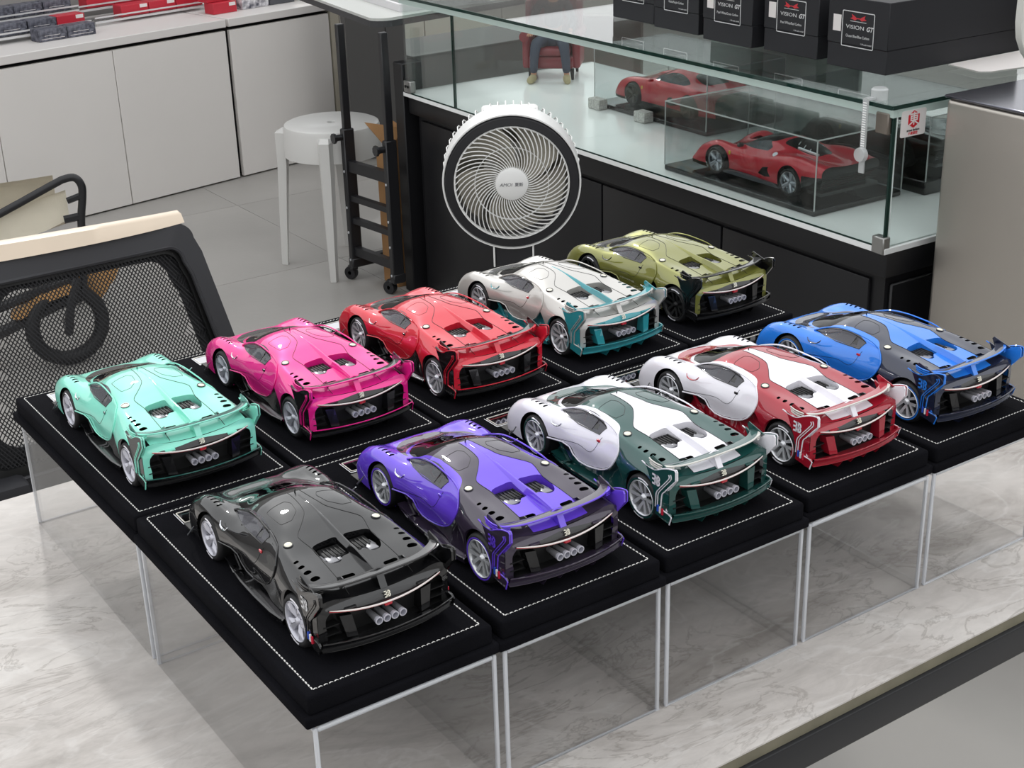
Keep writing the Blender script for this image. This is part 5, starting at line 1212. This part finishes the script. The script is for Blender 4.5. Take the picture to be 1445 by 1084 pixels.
# ================================================================ stool, trolley, carton
STW = mat('white stool plastic', '#cfcecb', .42, coat=.15)
t = thing('round_stool', 'round white plastic stool with four splayed legs', 'stool', (1.745, 3.30, 0), rad(6.5))
SH = .470
MB().lathe([(.012, SH-.006), (.014, SH-.001), (.14, SH+.0), (.149, SH-.004), (.152, SH-.012), (.155, SH-.10), (.150, SH-.102), (.148, SH-.014), (.012, SH-.012)], 56, closed=True).build('seat', STW, t)
MB().lathe([(0, SH-.008), (.0125, SH-.008)], 16).build('seat_hole', MBL, t)
for k in range(4):
    a = rad(45+90*k+2); c, s = math.cos(a), math.sin(a); rows = []
    def pr(r, wd, dp, z): return [(c*(r+ex)-s*tx, s*(r+ex)+c*tx, z) for ex, tx in ((0, -wd*.5), (dp*.85, -wd*.32), (dp*.85, wd*.32), (0, wd*.5))]
    for z, r, wd, dp in ((SH-.018, .150, .040, .012), (SH-.030, .150, .048, .036), (SH-.13, .150, .046, .036), (SH-.28, .163, .038, .030), (.015, .176, .028, .024), (0.0005, .176, .028, .024)):
        q = pr(r, wd, dp, z); rows.append(q+[q[0]])
    mb = MB().grid(rows); mb.add(rows[0][:4], [(0, 1, 2, 3)]); mb.add(rows[-1][:4], [(3, 2, 1, 0)]); mb.build('leg', STW, t, 25)
t = thing('lift_trolley', 'black height adjustable trolley desk with grey top and casters', 'trolley', (1.715, 3.02, 0), 0)
TB = mat('black tube', '#1d1d20', .4); 
pts = [(-.012, .10), (.010, -.118)]
for (x, y) in pts:
    MB().rbox(x-.019, x+.019, y-.012, y+.012, .055, .487, .003, 1).build('outer_post', TB, t); MB().rbox(x-.012, x+.012, y-.009, y+.009, .47, .80, .002, 1).build('inner_post', TB, t)
    MB().cyl((x-.02, y, .462), (x-.042, y, .462), .010, n=10).cyl((x-.042, y, .462), (x-.05, y, .462), .016, n=8).build('clamp_knob', TB, t)
    for zb in (.07, .16, .24, .355): MB().cyl((x-.019, y, zb), (x-.021, y, zb), .004, n=8).build('bolt', ALU, t)
for z, h in ((.085, .028), (.190, .018), (.262, .018), (.355, .034)):
    mb = MB(); mb.add([(pts[0][0]-.01+dx, pts[0][1]-.012, z+dz) for dx in (0, .02) for dz in (0, h)]+[(pts[1][0]-.01+dx, pts[1][1]+.012, z+dz) for dx in (0, .02) for dz in (0, h)], [(0, 1, 3, 2), (4, 6, 7, 5), (0, 4, 5, 1), (2, 3, 7, 6), (0, 2, 6, 4), (1, 5, 7, 3)]); mb.build('cross_bar', TB, t, 0)
for (x, y), xr in zip(pts, (.40, .022)): MB().rbox(x-.02, x+xr, y-.014, y+.014, .045, .075, .003, 1).build('foot_rail', TB, t)
for (x, y) in ((-.01, .10), (.016, -.100), (.37, .10)):
    c = MB().lathe([(.006, -.010), (.020, -.010), (.0215, -.005), (.0215, .005), (.020, .010), (.006, .010)], 20, Matrix.Translation((x-.012, y+.02, .0218)) @ Matrix.Rotation(.4, 4, 'Z'), axis='x'); c.rbox(x-.02, x+.004, y+.0, y+.03, .032, .046, .003, 1); c.build('caster', TB, t)
TOPM = mat('pale grey desk top', '#c3c5c1', .35); 
P_ = [(.163, .947), (.032, .01)]+[(.032+.05-.05*math.cos(a)-.004, -.055+.05-.05*math.sin(a)) for a in np.linspace(.2, PI/2, 6)]+[(.60, .012), (.75, .947)]
MB().prism(P_, .818, .826).build('desk_top', TOPM, t, 0); MB().prism([(x, y) for x, y in P_], .800, .8175).build('desk_edge', mat('dark desk edge', '#3a3b3d', .5), t, 0)
t = thing('white_tray', 'shallow white tray lying on the grey desk top', 'tray', (1.86, 3.03, .8262), -.12)
mb = MB(); mb.box(0, .30, 0, .75, 0, .004).box(0, .012, 0, .75, .004, .022).box(.29, .30, 0, .75, .004, .022).box(.012, .29, 0, .010, .004, .022); mb.build('tray_body', mat('white tray plastic', '#dcdadc', .4), t, 0); MB().box(.05, .25, .03, .5, .0045, .008).build('tray_pad', mat('grey pad', '#6d716f', .6), t, 0)
CRD = mat('brown corrugated card', '#a67c50', .75, var=.12, vscale=12)
t = thing('cardboard_sheet', 'open tall brown cardboard box squeezed beside the black showcase', 'box', (1.768, 2.972, 0), -.02)
mb = MB(); mb.box(-.002, .032, .0, .004, .001, .43).box(-.002, .002, .004, .09, .001, .43).box(.028, .032, .004, .09, .001, .43); mb.build('box_wall', CRD, t, 0)
MB().add([(-.002, 0, .43), (.045, 0, .43), (.040, -.005, .50), (-.055, .05, .52), (-.002, .004, .43), (.045, .004, .43), (.040, -.001, .50), (-.055, .054, .52)], [(0, 1, 2, 3), (4, 7, 6, 5), (0, 3, 7, 4), (1, 5, 6, 2), (2, 6, 7, 3)]).build('box_flap', CRD, t, 0)
MB().add([(.045, .02, .43), (.045, .09, .43), (.05, .09, .51), (.05, .02, .50)], [(0, 1, 2, 3)]).build('box_flap', CRD, t, 0)

# ================================================================ office chair with mesh back (faces away from the camera)
CB = mat('charcoal chair plastic', '#2b2b2f', .5); CM = mat('black chair mesh', '#1b1b1e', .7); TRM = mat('pale beech trim', '#dccbb6', .45, var=.06, vscale=15)
t = thing('office_chair', 'black mesh back office chair with a pale wooden top rail', 'chair', (.212, 1.10, 0), 0)
def cpt(x, z, off=0):     # point on the slightly curved reclined back: x from -.19 to .19
    return (x, -.10+(z-.55)*.25+.035*(x/.19)**2*0-.02*(1-(x/.19)**2)+off, z)
def cb_out(xh, z0, z1, zr, n=6):
    o = []
    for k in range(n+1): a = rad(90*k/n); o.append((xh-.045+.045*math.sin(a), z1-.045+.045*math.cos(a)))
    return o
def halfw(z): return .160+(.93-z)*.19
def outline(ins, ztop, zbot, rr=.03, n=5):
    R = []
    for k in range(n+1): a = rad(90*k/n); R.append((halfw(ztop)-ins-rr+rr*math.sin(a), ztop-rr+rr*math.cos(a)))
    for z in np.linspace(ztop-rr-.02, zbot+rr+.01, 6): R.append((halfw(z)-ins, z))
    for k in range(n+1): a = rad(90*k/n); R.append((halfw(zbot)-ins-rr+rr*math.cos(a), zbot+rr-rr*math.sin(a)))
    return R+[(-x, z) for x, z in R][::-1]
O1 = outline(.0, .934, .60, .022); O2 = outline(.026, .907, .655, .022); O3 = outline(.034, .898, .668, .022)
def ring3(mb, A, B, o0, o1):
    n = len(A); V = [cpt(x, z, o) for o in (o0, o1) for L_ in (A, B) for x, z in L_]; F = []
    for i in range(n):
        j = (i+1) % n; F += [(i, j, n+j, n+i), (2*n+i, 3*n+i, 3*n+j, 2*n+j), (i, 2*n+i, 2*n+j, j), (n+i, n+j, 3*n+j, 3*n+i)]
    mb.add(V, F)
mb = MB(); ring3(mb, O1, O2, -.016, .016); mb.build('back_frame', CB, t, 30)
mb = MB(); ring3(mb, O2, O3, -.006, .006); mb.build('mesh_rim', MBL, t, 30)
MB().tube([cpt(x, z, -.014) for x, z in O2], .0032, 6, closed=True).build('piping', CB, t)
# woven net: two families of slanted strands, real holes
mb = MB(); x0, x1, z0, z1 = -.20, .20, .660, .905; p = .0060; wd = .00098
def strand(sl):
    import itertools
    c = -1.2
    while c < 1.2:
        pts = []
        for zz in np.linspace(z0, z1, 7):
            x = c+sl*(zz-z0)
            if abs(x) < halfw(zz)-.027: pts.append((x, zz))
        if len(pts) > 1:
            # extend the ends to the rim
            V = []
            for x, zz in pts: V += [cpt(x-wd, zz, .001 if sl > 0 else -.001), cpt(x+wd, zz, .001 if sl > 0 else -.001)]
            mb.add(V, [(2*i, 2*i+1, 2*i+3, 2*i+2) for i in range(len(pts)-1)])
        c += p*.92
strand(.75); strand(-.75)
mb.build('back_mesh', CM, t, 0, kind='stuff')
mb = MB(); O4 = outline(.050, .890, .690, .03); ring3(mb, O3, O4, .004, .0065); mb.build('inner_band', CM, t, 0)
rows = []
for x in np.linspace(-.23, .150, 24):
    u = (x+.23)/.38; top = .951+.004*math.sin(PI*u)-.006*u; th = .019*(1-.45*u**3)
    b = top-th; rows.append([cpt(x, b, -.016), cpt(x, top, -.010), cpt(x, top+.002, .004), cpt(x, top-.002, .016), cpt(x, b, .014), cpt(x, b, -.016)])
MB().grid(rows).add(rows[-1][:5], [(0, 1, 2, 3, 4)]).build('top_rail', TRM, t, 50)
MB().rbox(-.05, .05, -.10, -.05, .44, .62, .012, 2).build('spine_support', CB, t); MB().rbox(-.24, .24, -.08, .40, .43, .49, .025, 3).build('seat', CB, t)
MB().cyl((0, .16, .10), (0, .16, .43), .025, n=16).build('gas_lift', TB, t)
MB().rbox(-.215, -.135, -.12, -.07, .44, .66, .01, 2).build('back_bracket', CB, t); MB().rbox(.12, .20, -.12, -.07, .44, .62, .01, 2).build('back_bracket', CB, t)
for k in range(5):
    a = 2*PI*k/5+.3; c, s = math.cos(a), math.sin(a)
    MB().tube([(0, .16, .11), (c*.15, .16+s*.15, .09), (c*.28, .16+s*.28, .07)], [.026, .02, .014], 8).build('base_arm', TB, t)
    MB().lathe([(.004, -.012), (.027, -.012), (.029, 0), (.027, .012), (.004, .012)], 18, Matrix.Translation((c*.28, .16+s*.28, .0295)) @ Matrix.Rotation(a+PI/2, 4, 'Z'), axis='x').build('caster', TB, t)

# ================================================================ folding wagon behind the chair
CO_ = (.7264, 3.0042, 0); CAY = math.atan2(-.2745, .9616)
t = thing('folding_wagon', 'beige canvas folding wagon with black frame and fat wheels', 'wagon', CO_, CAY)
CNV = mat('beige canvas', '#e8e0cc', .8, var=.08, vscale=9, bump=.3, bscale=300); WOD = mat('light wood', '#c2935a', .5, var=.2, vscale=14)
def tire(x, y, z, R, tube_, rz=0):
    MB().tube([(x+(R-tube_)*math.cos(a)*math.cos(rz), y+(R-tube_)*math.cos(a)*math.sin(rz), z+(R-tube_)*math.sin(a)) for a in np.linspace(0, 2*PI, 37)[:-1]], tube_, 10, closed=True).build('wheel', RUB, t)
tire(.012, 0, .116, .116, .020, .25); tire(-.60, .02, .116, .116, .020)
tire(.03, .50, .116, .116, .020); tire(-.60, .50, .116, .116, .020)
MB().tube([(.012, 0.03, .10), (.04, .03, .20), (.055, .02, .27)], .012, 8).tube([(.012, -.03, .10), (.03, -.03, .19), (.055, -.02, .25)], .012, 8).tube([(.012, -.045, .11), (.012, .045, .11)], .012, 8).build('fork', TB, t)
MB().tube([(-.68, .0, .02+.10), (-.17, 0, .185), (.055, 0, .25)], .014, 8).tube([(-.68, 0, .05), (-.17, 0, .115), (-.04, 0, .165), (.05, 0, .20)], .016, 8).build('lower_frame', TB, t)
MB().tube(sm([(.066, 0, .20), (.080, 0, .30), (.088, 0, .40), (.100, 0, .465), (.102, 0, .498), (.088, 0, .520), (.062, 0, .520), (.03, 0, .508), (-.11, 0, .447), (-.5, 0, .28)], 5, False), .0105, 10).build('handle_frame', TB, t)
MB().tube([(.05, .50, .12), (.055, .50, .22)], .0105, 8).build('frame_tube', TB, t); MB().tube([(.06, 0, .46), (.095, 0, .47)], .009, 6).build('cross_link', TB, t); MB().tube([(.045, 0, .41), (.092, 0, .415)], .011, 6).build('cross_link', TB, t)
mb = MB(); mb.prism([(-.08, .27), (-.085, .245), (-.06, .225), (-.03, .228), (-.012, .26), (-.02, .30)], -.004, .004, axis='y')
MB().tube([(-.075+.045*math.cos(a), -.02, .290+.045*math.sin(a)) for a in np.linspace(PI, 2*PI, 10)], .006, 6).build('pull_ring', TB, t)
MB().prism([(.02, .22), (.03, .285), (.10, .305), (.165, .305), (.175, .26), (.155, .22), (.11, .165), (.09, .17), (.06, .20)], .03, .045, axis='y').build('wooden_panel', WOD, t, 0)
MB().prism([(-.13, .165), (-.05, .215), (.02, .232), (.05, .235), (.05, .215), (-.02, .20), (-.11, .155)], -.03, .03, axis='y').build('wooden_mudguard', WOD, t, 0)
rows = []
for x in np.linspace(-.75, .060, 14):
    u = (x+.75)/.81; zt = .30+.185*u; rows.append([(x, .02, zt), (x, .035, zt-.004), (x, .03, zt-.075-.02*math.sin(u*9)), (x, .06, zt-.10)])
MB().grid(rows).build('canvas_side', CNV, t)
rows = []
for x in np.linspace(-.75, .035, 12): rows.append([(x, .22, .50-.03*math.sin((x+.75)*3)), (x, .30, .44), (x, .34, .36)])
MB().grid(rows).build('canvas_side', CNV, t)
